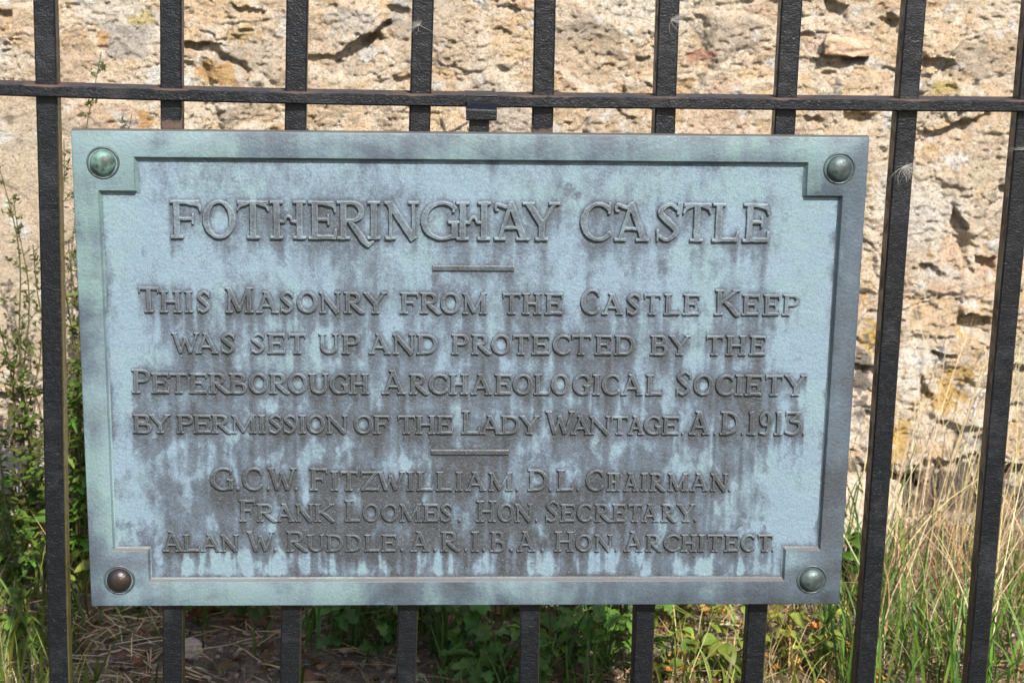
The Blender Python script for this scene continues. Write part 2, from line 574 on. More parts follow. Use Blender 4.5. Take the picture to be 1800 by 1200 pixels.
for (px, py, rx, rz, c) in [(1683, 280, 22, 14, (.85, .84, .82)), (275, 133, 16, 14, (.80, .79, .77)), (328, 132, 10, 14, (.80, .79, .77)),
                            (1620, 395, 44, 40, (.74, .70, .64)), (1632, 634, 34, 10, (.82, .81, .80)), (180, 66, 10, 14, (.60, .30, .06)),
                            (385, 130, 40, 20, (.62, .34, .08)), (250, 32, 22, 12, (.62, .50, .18)), (1232, 98, 30, 11, (.48, .20, .14)),
                            (255, 210, 14, 14, (.58, .30, .05)), (430, 60, 26, 16, (.6, .45, .2)), (1665, 700, 30, 26, (.60, .36, .04)),
                            (1580, 770, 22, 40, (.60, .36, .05)), (1690, 660, 20, 14, (.60, .38, .06)), (1655, 155, 30, 14, (.62, .48, .16)),
                            (1550, 590, 24, 26, (.58, .36, .06)), (620, 40, 40, 24, (.66, .62, .56)), (1525, 600, 16, 30, (.62, .42, .10)),
                            (700, 20, 14, 40, (.58, .54, .50)), (1650, 480, 40, 16, (.72, .68, .62)), (1720, 300, 30, 20, (.7, .62, .46)), (1570, 850, 90, 34, (.15, .13, .105)), (1700, 850, 110, 40, (.14, .12, .10)), (1790, 870, 60, 40, (.15, .13, .11)), (1515, 660, 16, 60, (.25, .22, .19))]:  # dark patches at the right foot paint the ledge's shade over dark lichen
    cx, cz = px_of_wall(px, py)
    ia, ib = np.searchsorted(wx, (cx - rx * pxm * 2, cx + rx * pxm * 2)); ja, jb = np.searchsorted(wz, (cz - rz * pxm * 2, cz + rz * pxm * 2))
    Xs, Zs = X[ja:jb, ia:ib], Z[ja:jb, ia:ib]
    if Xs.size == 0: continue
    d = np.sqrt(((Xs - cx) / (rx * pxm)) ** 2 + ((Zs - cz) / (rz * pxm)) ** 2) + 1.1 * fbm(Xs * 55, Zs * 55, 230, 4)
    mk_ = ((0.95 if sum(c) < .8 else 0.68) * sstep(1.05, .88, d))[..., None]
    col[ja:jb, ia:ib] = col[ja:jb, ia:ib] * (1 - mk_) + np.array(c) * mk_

wall = empty('masonry_wall', (0.15, WY, 0))
tag(wall, 'rough cream limestone rubble wall with orange lichen standing behind the railing', 'wall')
V = np.stack([X - 0.15, -hgt, Z], -1)
nx, nz = len(wx), len(wz)
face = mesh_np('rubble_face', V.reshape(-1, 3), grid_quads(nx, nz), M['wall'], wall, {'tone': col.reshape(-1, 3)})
# body of the wall behind the face, with a ragged crest
nb_x = 60
cxs = np.linspace(wx[0], wx[-1], nb_x) - 0.15
bv = []; bq = []
for i, x_ in enumerate(cxs):
    top = 1.28 + 0.02 * math.sin(i * 1.7)
    bv += [(x_, 0.06, -0.12), (x_, 0.06, top), (x_, 0.55, top + .03 * math.sin(i * 2.3)), (x_, 0.60, -0.12)]
for i in range(nb_x - 1):
    for k in range(3):
        a = i * 4 + k
        bq.append((a, a + 4, a + 5, a + 1))
bq += [(0, 1, 2, 3), tuple(4 * (nb_x - 1) + k for k in (3, 2, 1, 0))]
# close the gap between the face's rim and the body
o = mesh_np('wall_core', bv, bq, M['wall'], wall, {'tone': np.tile([.5, .4, .28], (len(bv), 1))}, smooth=False)


def rough_block(name, size, parent, tone, mat, loc, rot=(0, 0, 0), seed=0, n=7, amp=0.12):
    """an irregular worn stone: a subdivided box pushed about by noise"""
    lin = np.linspace(-1, 1, n)
    V = []; Q = []
    for ax in range(3):
        for s in (-1, 1):
            A, B = np.meshgrid(lin, lin)
            P = np.zeros((n * n, 3)); P[:, ax] = s
            P[:, (ax + 1) % 3] = A.ravel(); P[:, (ax + 2) % 3] = B.ravel()
            q = grid_quads(n, n) + len(V) * n * n
            if s < 0: q = q[:, ::-1]
            V.append(P); Q.append(q)
    P = np.concatenate(V); Q = np.concatenate(Q)
    r = np.linalg.norm(P, axis=1, keepdims=True)
    P = P * (0.72 + 0.28 * (1.25 / r))
    k = seed * 3.1
    P = P + amp * np.stack([fbm(P[:, 1] * 1.1 + k, P[:, 2] * 1.1 + P[:, 0], seed, 3), fbm(P[:, 2] * 1.1 + k, P[:, 0] * 1.1 + P[:, 1], seed + 5, 3),
                            fbm(P[:, 0] * 1.1 + k, P[:, 1] * 1.1 + P[:, 2], seed + 9, 3)], 1) * 1.6
    P = P * np.array(size) / 2
    o = mesh_np(name, P, Q, mat, parent, {'tone': np.tile(tone, (len(P), 1))})
    o.location = loc; o.rotation_euler = rot
    return o


bx, bz = px_of_wall(1490, 80)
rough_block('brick_fragment', (0.078, 0.05, 0.031), wall, (.42, .30, .215), M['stone'], (bx - .15, 0.004, bz), (0, 0.02, 0), 3, 13, 0.16)

# ------------------------------------------------------------------ railing
rail_thing = empty('iron_railing', (0, 0, 0))
tag(rail_thing, 'black painted iron railing of square bars carrying the bronze plaque', 'railing')
BW = 0.0215


def bevel_profile(w, d, b):
    a, c = w / 2, d / 2
    return [(-a + b, -c), (a - b, -c), (a, -c + b), (a, c - b), (a - b, c), (-a + b, c), (-a, c - b), (-a, -c + b)]


def sweep(name, path, prof, mat, parent, side, up, attrs_fn, cap=True):
    """sweep an 8-gon profile (side, up axes) along a path"""
    path = np.asarray(path, float)
    n = len(prof); V = []
    for p in path:
        for a, b in prof:
            V.append(p + a * np.asarray(side) + b * np.asarray(up))
    V = np.array(V); Q = []
    for i in range(len(path) - 1):
        for k in range(n):
            k2 = (k + 1) % n
            Q.append((i * n + k, i * n + k2, (i + 1) * n + k2, (i + 1) * n + k))
    T = []
    if cap:
        for base in (0, (len(path) - 1) * n):
            for k in range(1, n - 1): T.append((base, base + k, base + k + 1))
    o = mesh_np(name, V, Q, mat, parent, attrs_fn(V, len(path), n), smooth=False, tris=T)
    return o


TOPX = [78, 301.5, 522.5, 743, 959, 1177, 1394, 1610.5]
BOTX = [105, 305, 510, 713, 930, 1130, 1326, 1520]
bars = []
for t_, b_ in zip(TOPX, BOTX):
    a = at_y(t_, 0, -BW / 2); b = at_y(b_, 1200, -BW / 2)
    bars.append((a, b))
aL = at_y(-147, 0, -BW / 2); bL = at_y(-95, 1200, -BW / 2)
aR = at_y(1823, 0, -BW / 2); bR = at_y(1716, 1200, -BW / 2)
aR2 = at_y(2040, 0, -BW / 2); bR2 = at_y(1912, 1200, -BW / 2)
bars = [(aL, bL)] + bars + [(aR, bR), (aR2, bR2)]
plaque_top_z = 0.85
FENCE_TOP = 1.13
for k, (a, b) in enumerate(bars):
    d = (a - b) / (a[2] - b[2])
    # front-face centre given; shift to the bar's axis
    zs = np.arange(0.0 - 0.06, FENCE_TOP + .001, 0.012)
    wob = 0.0006 * np.sin(zs * 9 + k * 1.3)
    path = np.stack([b[0] + d[0] * (zs - b[2]) + wob, np.zeros_like(zs), zs], 1)
    prof = bevel_profile(BW, BW, 0.0016)
    # pointed top
    tw = -0.05 + 0.1 * _h(np.array([k]), np.array([3]), 2)[0]
    side = (math.cos(tw), math.sin(tw), 0); upv = (-math.sin(tw), math.cos(tw), 0)

    def fn(V, L, n, k=k):
        z = V[:, 2]
        idx = np.tile(np.arange(n), L)
        rust = np.where((idx == 6) | (idx == 7), 0.44, np.where((idx == 2) | (idx == 3), 0.32, 0.0))
        rust = rust + 0.16 * np.exp(-np.abs(z - 0.905) / 0.008) * (z > .905)
        if k in (2, 5): rust = rust + 0.75 * np.exp(-((z - 0.8525) / 0.0075) ** 2)
        if k in (3, 4, 6): rust = rust + 0.08 * np.exp(-((z - 0.862) / 0.008) ** 2)
        alg = np.where((idx == 2) | (idx == 3), 0.85 if k == 1 else 0.25, 0.0) * sstep(.95, .75, z)
        return {'rust': rust, 'algae': alg}
    o = sweep('bar', path, prof, M['iron'], rail_thing, side, upv, fn)
    # spearhead
    tipx, tz = path[-1][0], FENCE_TOP
    h = BW / 2
    sv = [(tipx - h * 1.5, 0, tz + .03), (tipx, -h * 1.1, tz + .03), (tipx + h * 1.5, 0, tz + .03), (tipx, h * 1.1, tz + .03),
          (tipx, 0, tz + .085), (tipx - h * .9, -h * .9, tz), (tipx + h * .9, -h * .9, tz), (tipx + h * .9, h * .9, tz), (tipx - h * .9, h * .9, tz)]
    st = [(0, 1, 4), (1, 2, 4), (2, 3, 4), (3, 0, 4), (5, 6, 1), (6, 7, 2), (7, 8, 3), (8, 5, 0), (5, 1, 0), (6, 2, 1), (7, 3, 2), (8, 0, 3)]
    mesh_np('spike', sv, None, M['iron'], rail_thing, {'rust': np.full(9, .1), 'algae': np.zeros(9)}, smooth=False, tris=st)

RD, RH = 0.042, 0.0118
rail_pts = [(-190, 151.5), (0, 158.5), (230, 166), (440, 171.5), (600, 175), (900, 179.5), (1200, 182), (1500, 185.5), (1800, 187.5), (2050, 190)]
rp = np.array([at_y(x, y, -RD / 2) for x, y in rail_pts])
xs = np.linspace(rp[0][0], rp[-1][0], 300)
zz = np.interp(xs, rp[:, 0], rp[:, 2])
ker = np.ones(31) / 31
zs_ = np.convolve(np.pad(zz, 15, 'edge'), ker, 'valid')
path = np.stack([xs, np.zeros_like(xs), zs_], 1)
nx_ = xs.copy()


def fnr(V, L, n):
    idx = np.tile(np.arange(n), L)
    rust = np.where((idx == 4) | (idx == 5), 0.46, 0.0)
    rust = np.where(idx == 3, 0.12, rust)
    rust = np.where(idx == 6, 0.3, rust)
    x = V[:, 0]
    for a, b in bars:
        d = (a - b) / (a[2] - b[2])
        bx_ = b[0] + d[0] * (.905 - b[2])
        rust = rust + 0.27 * np.exp(-((x - bx_) / 0.022) ** 2) * ((idx >= 3) & (idx <= 6))
    return {'rust': rust, 'algae': np.zeros(len(V))}


def bevel_profile2(d, h, b):        # side axis = depth (towards viewer), up axis = z
    a, c = d / 2, h / 2
    return [(-a + b, -c), (a - b, -c), (a, -c + b), (a, c - b), (a - b, c), (-a + b, c), (-a, c - b), (-a, -c + b)]


# side axis points to the viewer: profile index 2,3 front, 4,5 top
sweep('rail', path, bevel_profile2(RD, RH, 0.0016), M['iron'], rail_thing, (0, -1, 0), (0, 0, 1), fnr)
# lower rail just above the ground
lp = path.copy(); lp[:, 2] = 0.09 + (path[:, 2] - path[:, 2].mean()) * 0.5
sweep('rail', lp[::20], bevel_profile2(RD, RH, 0.0016), M['iron'], rail_thing, (0, -1, 0), (0, 0, 1), fnr)


def box_faces(x0, x1, y0, y1, z0, z1):
    v = [(x0, y0, z0), (x1, y0, z0), (x1, y1, z0), (x0, y1, z0), (x0, y0, z1), (x1, y0, z1), (x1, y1, z1), (x0, y1, z1)]
    q = [(0, 3, 2, 1), (4, 5, 6, 7), (0, 1, 5, 4), (1, 2, 6, 5), (2, 3, 7, 6), (3, 0, 4, 7)]
    return v, q


def multi_box(name, boxes, mat, parent, rust=0.1, bev=0.0008):
    V = []; Q = []
    for bx_ in boxes:
        v, q = box_faces(*bx_)
        n0 = len(V); V += v; Q += [tuple(i + n0 for i in f) for f in q]
    o = mesh_np(name, V, Q, mat, parent, smooth=False)
    me = o.data
    for k, val in (('rust', rust), ('algae', 0.0)):
        a_ = me.attributes.new(k, 'FLOAT', 'POINT'); a_.data.foreach_set('value', np.full(len(V), val, np.float32))
    md = o.modifiers.new('bevel', 'BEVEL'); md.width = bev; md.segments = 2; md.limit_method = 'ANGLE'
    return o


# hook bracket at the middle of the rail
pc = at_y(848, 195, -0.036)
zr = float(np.interp(pc[0], xs, zs_))
px1 = 0.000575
hw = 27 * px1
bp = [(-.0209, zr + .0001), (-.0300, zr - .0012), (-.0380, zr - .0068), (-.0380, zr - .0165), (-.0365, zr - .0175), (-.0209, zr - .0175)]
V = [(x, y, z) for x in (pc[0] - hw, pc[0] + hw - .001) for y, z in bp]
Q = [(k, (k + 1) % 6, 6 + (k + 1) % 6, 6 + k) for k in range(6)]
T = [(e, e + k, e + k + 1) for e in (0, 6) for k in range(1, 5)]
bracket = mesh_np('bracket', V, Q, M['iron'], rail_thing, {'rust': np.full(12, .14), 'algae': np.zeros(12)}, smooth=False, tris=T)
md = bracket.modifiers.new('bevel', 'BEVEL'); md.width = .0009; md.segments = 2
multi_box('strap', [(pc[0] - hw - .0004, pc[0] + hw + .0004, -0.0216, 0.0216, zr + RH / 2 - 0.0008, zr + RH / 2 + 0.0007)], M['iron'], bracket, 0.2)
bracket['label'] = 'black iron hook bracket clamped over the rail'
multi_box('shank', [(pc[0] - 0.0125, pc[0] + 0.0075, -0.0300, -0.0170, zr - 0.085, zr - 0.0177)], M['iron'], bracket, 0.05)

# ------------------------------------------------------------------ the plaque
PL = (0.09703014, 0.60159931, 0.79460776, 0.50395761, 0.04476147, -0.01339655, -0.01583099)
Wp, Hp = PL[2], PL[3]
PROT = (PL[4], PL[5], PL[6])
PLOC = np.array([PL[0], -0.036, PL[1]])
PR = np.array(Euler(PROT).to_matrix())
plaque = empty('bronze_plaque', tuple(PLOC), PROT)
tag(plaque, 'verdigris bronze memorial plaque with raised lettering fixed to the railing', 'plaque')


def pl(px, py, depth=0.0):
    """plaque-plane coordinates (right, up) of a photographed point; depth = metres behind the frame's face"""
    n = PR @ np.array([0, -1.0, 0]); p0 = PLOC - n * depth
    r = ray(px, py)
    p = CAM + r * (((p0 - CAM) @ n) / (r @ n))
    l = PR.T @ (p - PLOC)
    return l[0], l[2]


RECESS = 0.0068          # panel below the frame's face
BACK = 0.0125
# frame
pts = {k: pl(*v) for k, v in dict(a=(172, 640), b=(235, 303), c=(1421, 315), d=(1463, 640), e=(1380, 995), f=(260, 995),
                                    t=(830, 279), tn=(200, 333), tn2=(1452, 345), bt=(820, 1024), bn=(228, 967), bn2=(1410, 969)).items()}
xa = (pl(172, 333)[0] + pl(197, 966)[0]) / 2; xd = (pl(1483, 345)[0] + pl(1442, 966)[0]) / 2
xb = (pl(235, 303)[0] + pl(260, 995)[0]) / 2; xc = (pl(1422, 315)[0] + pl(1379, 995)[0]) / 2
zt = (pl(300, 275)[1] + pl(1350, 285)[1]) / 2; zb = (pl(300, 1022)[1] + pl(1350, 1023)[1]) / 2
ztn = (pl(200, 333)[1] + pl(1452, 345)[1]) / 2; zbn = (pl(228, 968)[1] + pl(1410, 969)[1]) / 2
x0, x5 = -Wp / 2, Wp / 2
z0, z5 = -Hp / 2, Hp / 2
FX = [x0, xa, xb, xc, xd, x5]
FZ = [z0, zb, zbn, ztn, zt, z5]


def inner_loop(s):
    A, B, C_, D = xa + s, xb + s, xc - s, xd - s
    zb_, zbn_, ztn_, zt_ = zb + s, zbn + s, ztn - s, zt - s
    return [(B, zb_), (C_, zb_), (C_, zbn_), (D, zbn_), (D, ztn_), (C_, ztn_), (C_, zt_), (B, zt_), (B, ztn_), (A, ztn_), (A, zbn_), (B, zbn_)]


V = []; Q = []; idx = {}


def vid(i, j):
    if (i, j) not in idx:
        idx[(i, j)] = len(V)
        V.append((FX[i], 0.0, FZ[j]))
    return idx[(i, j)]


inner = {(i, j) for i in (1, 2, 3) for j in (1, 2, 3)} - {(1, 1), (1, 3), (3, 1), (3, 3)}
for i in range(5):
    for j in range(5):
        if (i, j) in inner: continue
        Q.append((vid(i, j), vid(i + 1, j), vid(i + 1, j + 1), vid(i, j + 1)))
prof_in = [(0.0003, 0.0002), (0.0006, 0.0008), (0.0018, 0.0052), (0.0030, 0.0061), (0.0036, 0.0064), (0.0038, 0.0085)]
prev = [vid(2, 1), vid(3, 1), vid(3, 2), vid(4, 2), vid(4, 3), vid(3, 3), vid(3, 4), vid(2, 4), vid(2, 3), vid(1, 3), vid(1, 2), vid(2, 2)]
for s, dpt in prof_in:
    cur = []
    for (x, z) in inner_loop(s):
        cur.append(len(V)); V.append((x, dpt, z))
    for k in range(12):
        k2 = (k + 1) % 12
        Q.append((prev[k], prev[k2], cur[k2], cur[k]))
    prev = cur
# outer sides and the back
ring = [vid(i, 0) for i in range(6)] + [vid(5, j) for j in range(1, 6)] + [vid(i, 5) for i in range(4, -1, -1)] + [vid(0, j) for j in range(4, 0, -1)]
rc_ = [V[k] for k in ring]
prev = ring
for s, dpt in ((0.0008, 0.0003), (0.0012, 0.0012), (0.0014, BACK - .001), (0.0006, BACK)):
    cur = []
    for (x, _, z) in rc_:
        cur.append(len(V))
        V.append((x + s * (1 if x > x5 - 1e-6 else -1 if x < x0 + 1e-6 else 0), dpt, z + s * (1 if z > z5 - 1e-6 else -1 if z < z0 + 1e-6 else 0)))
    for k in range(len(ring)):
        k2 = (k + 1) % len(ring)
        Q.append((prev[k2], prev[k], cur[k], cur[k2]))
    prev = cur
bk = len(V)
V += [(x0 - .0006, BACK, z0 - .0006), (x5 + .0006, BACK, z0 - .0006), (x5 + .0006, BACK, z5 + .0006), (x0 - .0006, BACK, z5 + .0006)]
Q.append((bk, bk + 3, bk + 2, bk + 1))
frame = mesh_np('frame', V, Q, M['frame'], plaque, smooth=False)
try:
    frame.data.set_sharp_from_angle(angle=math.radians(50))
    frame.data.polygons.foreach_set('use_smooth', np.ones(len(frame.data.polygons), bool))
except Exception:
    pass


# --- lettering: glyphs as strokes in cap-height units (x scaled to the glyph's measured width)
def arc(cx, cy, rx, ry, a0, a1, w_h, w_v, n=14):
    """elliptic arc, w_h = stroke width where it runs vertically, w_v = at top/bottom"""
    out = []
    th = np.radians(np.linspace(a0, a1, n + 1))
    for k in range(n):
        p = (cx + rx * math.cos(th[k]), cy + ry * math.sin(th[k])); q = (cx + rx * math.cos(th[k + 1]), cy + ry * math.sin(th[k + 1]))
        wa = w_v + (w_h - w_v) * math.cos(th[k]) ** 2; wb = w_v + (w_h - w_v) * math.cos(th[k + 1]) ** 2
        out.append((p[0], p[1], q[0], q[1], wa, wb, 1))
    return out


def L(x0, y0, x1, y1, w0, w1=None, rnd=0):
    return [(x0, y0, x1, y1, w0, w0 if w1 is None else w1, rnd)]


def bez(P, ws, n=18):
    P = np.array(P, float); out = []
    # Catmull-Rom through the points
    Q_ = np.vstack([2 * P[0] - P[1], P, 2 * P[-1] - P[-2]])
    pts = []; wid = []
    for i in range(len(P) - 1):
        for t in np.linspace(0, 1, n, endpoint=(i == len(P) - 2)):
            a, b, c, d = Q_[i:i + 4]
            pts.append(0.5 * ((2 * b) + (-a + c) * t + (2 * a - 5 * b + 4 * c - d) * t * t + (-a + 3 * b - 3 * c + d) * t ** 3))
            wid.append(ws[i] + (ws[i + 1] - ws[i]) * t)
    for k in range(len(pts) - 1):
        out.append((*pts[k], *pts[k + 1], wid[k], wid[k + 1], 1))
    return out


SW = 0.075   # serif thickness


def ser(x, y, hw):
    yy = SW / 2 if y == 0 else 1 - SW / 2
    return L(x - hw, yy, x + hw, yy, SW)


def stem(x, T, top=1, bot=1, hw=None, y0=0.0, y1=1.0):
    hw = hw or T / 2 + 0.085
    o = L(x, y0, x, y1, T)
    if bot: o += ser(x, 0, hw)
    if top: o += ser(x, 1, hw)
    return o


def glyph(ch, w, T, t, fancy):
    h = T / 2 + 0.085
    tk = 0.075
    if ch == 'I': return stem(w / 2, T)
    if ch == 'H':
        o = stem(h, T) + stem(w - h, T)
        if fancy:
            m = w / 2
            o += L(h, .46, m - .09, .46, t * .85) + L(w - h, .46, m + .09, .46, t * .85) + arc(m, .47, .085, .13, 0, 180, t * .8, t * .8)
        else: o += L(h, .50, w - h, .50, t)
        return o
    if ch == 'T':
        o = stem(w / 2, T, top=0) + L(.03, 1 - t * .55, w - .03, 1 - t * .55, t)
        if fancy: o += bez([(w * .34, .93), (.10, .86), (.035, .74)], [t * .9, t * .8, .05], 8) + bez([(w * .66, .93), (w - .10, .86), (w - .035, .74)], [t * .9, t * .8, .05], 8)
        else: o += L(.04, 1, .035, .76, tk * 1.2, tk * .8) + L(w - .04, 1, w - .035, .76, tk * 1.2, tk * .8)
        return o
    if ch in 'EF':
        o = stem(h, T)
        e = w - .05
        o += L(h, 1 - t * .55, e, 1 - t * .55, t) + L(h, .52, h + (e - h) * .68, .52, t * .9)
        xm = h + (e - h) * .70
        o += L(xm, .65, xm, .37, tk * .7, tk * .8)
        if fancy: o += bez([(h + (e - h) * .45, .94), (e - .03, .87), (e + .02, .72)], [t, t * .9, .05], 8)
        else: o += L(e, 1, e + .01, .74, tk * 1.2, tk * .8)
        if ch == 'E':
            o += L(h, t * .6, e, t * .6, t * 1.15) + L(e, 0, e + .045, .27, tk * 1.3, tk * .8)
        return o
    if ch == 'L':
        return stem(h, T) + L(h, t * .6, w - .06, t * .6, t * 1.15) + L(w - .06, 0, w - .01, .27, tk * 1.3, tk * .8)
    if ch in 'PR':
        wb = w if ch == 'P' else w * (.80 if not fancy else .76)
        lo = .45
        cx = max(h + .1, wb - .34)
        rx = wb - T * .45 - cx
        cy, ry = (1 + lo) / 2, (1 - lo) / 2 - t * .45
        o = stem(h, T) + L(h, cy + ry, cx, cy + ry, t) + L(h, cy - ry, cx, cy - ry, t) + arc(cx, cy, rx, ry, -90, 90, T, t)
        if ch == 'R':
            if fancy: o += bez([(cx - .05, .47), (cx + .10, .30), (w - .26, .0), (w - .12, -.14), (w, -.06)], [t, T * .9, T, T * .7, .05], 8)
            else: o += bez([(cx - .06, .46), (cx + .07, .34), (w - .18, .09), (w - .07, .035), (w, .045)], [t, T * .95, T * .95, t, .06], 8)
        return o
    if ch == 'B':
        o = stem(h, T)
        for lo, hi, wb in ((.52, 1, w * .90), (0, .52, w)):
            cx = max(h + .08, wb - .30); rx = wb - T * .45 - cx
            cy = (lo + hi) / 2; ry = (hi - lo) / 2 - t * .30
            if hi == 1: ry -= t * .15
            o += L(h, cy + ry, cx, cy + ry, t) + L(h, cy - ry, cx, cy - ry, t) + arc(cx, cy, rx, ry, -90, 90, T, t)
        return o
    if ch == 'D':
        cx = max(h + .05, w - .52); rx = w - T * .5 - cx
        ry = .5 - t * .55
        return stem(h, T) + L(h, .5 + ry, cx, .5 + ry, t) + L(h, .5 - ry, cx, .5 - ry, t) + arc(cx, .5, rx, ry, -90, 90, T * 1.05, t, 18)
    if ch == 'O':
        return arc(w / 2, .5, w / 2 - T * .5, .51 - t * .5, 0, 360, T * 1.05, t * .9, 32)
    if ch in 'CG':
        rx = w * .56; cx = rx
        o = arc(cx, .5, rx - T * .5, .51 - t * .5, 48, 318 if ch == 'C' else 300, T * 1.05, t * .9, 26)
        xt = cx + (rx - T * .5) * math.cos(math.radians(48))
        if ch == 'C': o += L(w * .90, 1.0, w * .88, .70, .055, .08) + L(xt, .89, w * .89, .86, t, .06)
        else:
            o += L(w * .86, 1.0, w * .85, .72, .055, .08) + L(xt, .89, w * .85, .86, t, .06)
            xs_ = w - T * .5 - .04
            o += L(xs_, .04, xs_, .44, T) + L(xs_ - h, .46, min(w, xs_ + h), .46, SW) + L(cx + rx * .3, .07, xs_, .10, t)
        return o
    if ch == 'S':
        a = w
        o = bez([(a * .86, .84), (a * .52, .96), (a * .17, .76), (a * .46, .54), (a * .83, .27), (a * .48, .045), (a * .12, .15)],
                [t * .8, t * .95, T * .85, T * 1.05, T * .85, t * .95, t * .8], 8)
        return o + L(a * .89, 1.0, a * .88, .70, .05, .075) + L(a * .09, 0.0, a * .09, .31, .05, .075)
    if ch == 'A':
        ap = w * .47
        o = L(w * .15, .03, ap, 1.0, t, t) + L(ap - T * .15, 1.0, w - w * .15, .03, T, T)
        f = .33
        xl = w * .15 + (ap - w * .15) * f; xr = ap + (w * .85 - ap) * (1 - f)
        o += L(xl, f, xr, f, t * .85)
        o += L(.0, SW / 2, min(.30, w * .34), SW / 2, SW) + L(w - min(.34, w * .40), SW / 2, w, SW / 2, SW)
        if fancy: o += bez([(ap, .97), (ap - .12, .87), (ap - .30, .93), (.04, .92), (.03, .80), (.10, .78)], [t, t, t * .9, t * .8, t * .7, .05], 8)
        else: o += L(ap - .17, .985, ap + .02, .955, .07)
        return o
    if ch == 'N':
        sx = .16
        o = L(sx, 0, sx, .95, t * .95) + L(w - sx, .05, w - sx, 1, t * .95)
        o += L(.12, 1 - .02, w - sx + .01, .0, T * 1.1) + ser(sx, 0, .14) + ser(w - sx, 1, .14) + L(0, 1 - SW / 2, .2, 1 - SW / 2, SW)
        return o
    if ch == 'M':
        sx = .15
        o = L(sx, 0, sx + .02, .97, t * .9) + L(w - sx - T * .15, 0, w - sx - T * .25, 1, T)
        o += L(sx - .02, .98, w * .49, .06, T) + L(w * .47, .06, w - sx - .05, .98, t * .9)
        o += ser(sx, 0, .135) + L(w - sx - T * .15 - h, SW / 2, w, SW / 2, SW) + L(0, 1 - SW / 2, .2, 1 - SW / 2, SW) + L(w - .26, 1 - SW / 2, w - .02, 1 - SW / 2, SW)
        return o
    if ch == 'W':
        o = L(.12, .99, w * .32, .03, T * .95) + L(w * .33, .03, w * .50, .78, t * .9) + L(w * .47, .80, w * .67, .03, T * .95) + L(w * .68, .03, w - .11, .99, t * .9)
        o += L(0, 1 - SW / 2, .27, 1 - SW / 2, SW) + L(w - .26, 1 - SW / 2, w, 1 - SW / 2, SW)
        return o
    if ch == 'Y':
        m = w * .52
        o = L(m, 0, m, .46, T) + ser(m, 0, h) + L(.14, .98, m, .42, T) + L(w - .13, .98, m + .01, .42, t)
        o += L(0, 1 - SW / 2, .31, 1 - SW / 2, SW) + L(w - .29, 1 - SW / 2, w, 1 - SW / 2, SW)
        return o
    if ch == 'K':
        return stem(h, T) + L(h, .42, w - .16, .97, t) + bez([(h + .16, .56), (w * .62, .32), (w - .14, .05), (w, .045)], [t, T, T, .06], 8) + L(w - .32, 1 - SW / 2, w - .02, 1 - SW / 2, SW)
    if ch == 'U':
        r = w - .30
        xl, xr = h, w - .15
        cx = (xl + xr) / 2
        return L(xl, .30, xl, 1, T) + ser(xl, 1, h) + L(xr, .30, xr, 1, t * .9) + ser(xr, 1, .14) + arc(cx, .32, (xr - xl) / 2, .32 - t * .5, 180, 360, T * .9, t, 14)
    if ch == 'Z':
        return L(.06, 1 - t * .55, w - .06, 1 - t * .55, t) + L(.04, t * .55, w - .04, t * .55, t) + L(w - .13, .97, .12, .04, T * .9) + L(.07, 1, .05, .76, tk * 1.2, tk * .8) + L(w - .05, 0, w - .02, .26, tk * 1.2, tk * .8)
    if ch == '1':
        return stem(w / 2, T, top=0) + L(w * .12, .90, w / 2, .96, t, t)
    if ch == '9':
        return arc(w * .48, .68, w * .48 - T * .5, .32 - t * .5, 0, 360, T * .95, t, 24) + bez([(w - T * .5, .68), (w - T * .7, .38), (w * .55, .07), (w * .08, .08)], [T * .9, T * .9, t, t * .8], 8)
    if ch == '3':
        return L(.05, 1 - t * .5, w * .9, 1 - t * .5, t) + L(.06, 1, .05, .80, tk, tk * .7) + L(w * .86, .96, w * .38, .60, t) + bez([(w * .36, .60), (w * .80, .52), (w * .90, .28), (w * .52, .05), (w * .08, .12)], [t, T * .8, T, t, t * .9], 8)
    if ch == '.':
        return L(w / 2, w * .42, w / 2, w * .43, w * .80, w * .80, 1)
    raise ValueError(ch)


def sdf(prims, gx_, gz_):
    """signed distance (inside > 0) of the union of strokes, in cap-height units"""
    D = np.full(gx_.shape, -1.0)
    for (ax, ay, bx_, by, wa, wb, rnd) in prims:
        dx, dy = bx_ - ax, by - ay
        Ln = math.hypot(dx, dy) or 1e-6
        ux, uy = dx / Ln, dy / Ln
        s = (gx_ - ax) * ux + (gz_ - ay) * uy
        n = -(gx_ - ax) * uy + (gz_ - ay) * ux
        tt = np.clip(s / Ln, 0, 1)
        hw = (wa + (wb - wa) * tt) / 2
        if rnd:
            d = hw - np.hypot(n, s - tt * Ln)
        else:
            d = np.minimum(hw - np.abs(n), np.minimum(s, Ln - s))
        # rounded union -> bracketed joints
        k = 0.022
        hblend = np.clip(0.5 + 0.5 * (d - D) / k, 0, 1)
        D = D * (1 - hblend) + d * hblend + k * hblend * (1 - hblend) * 0.6
    return D


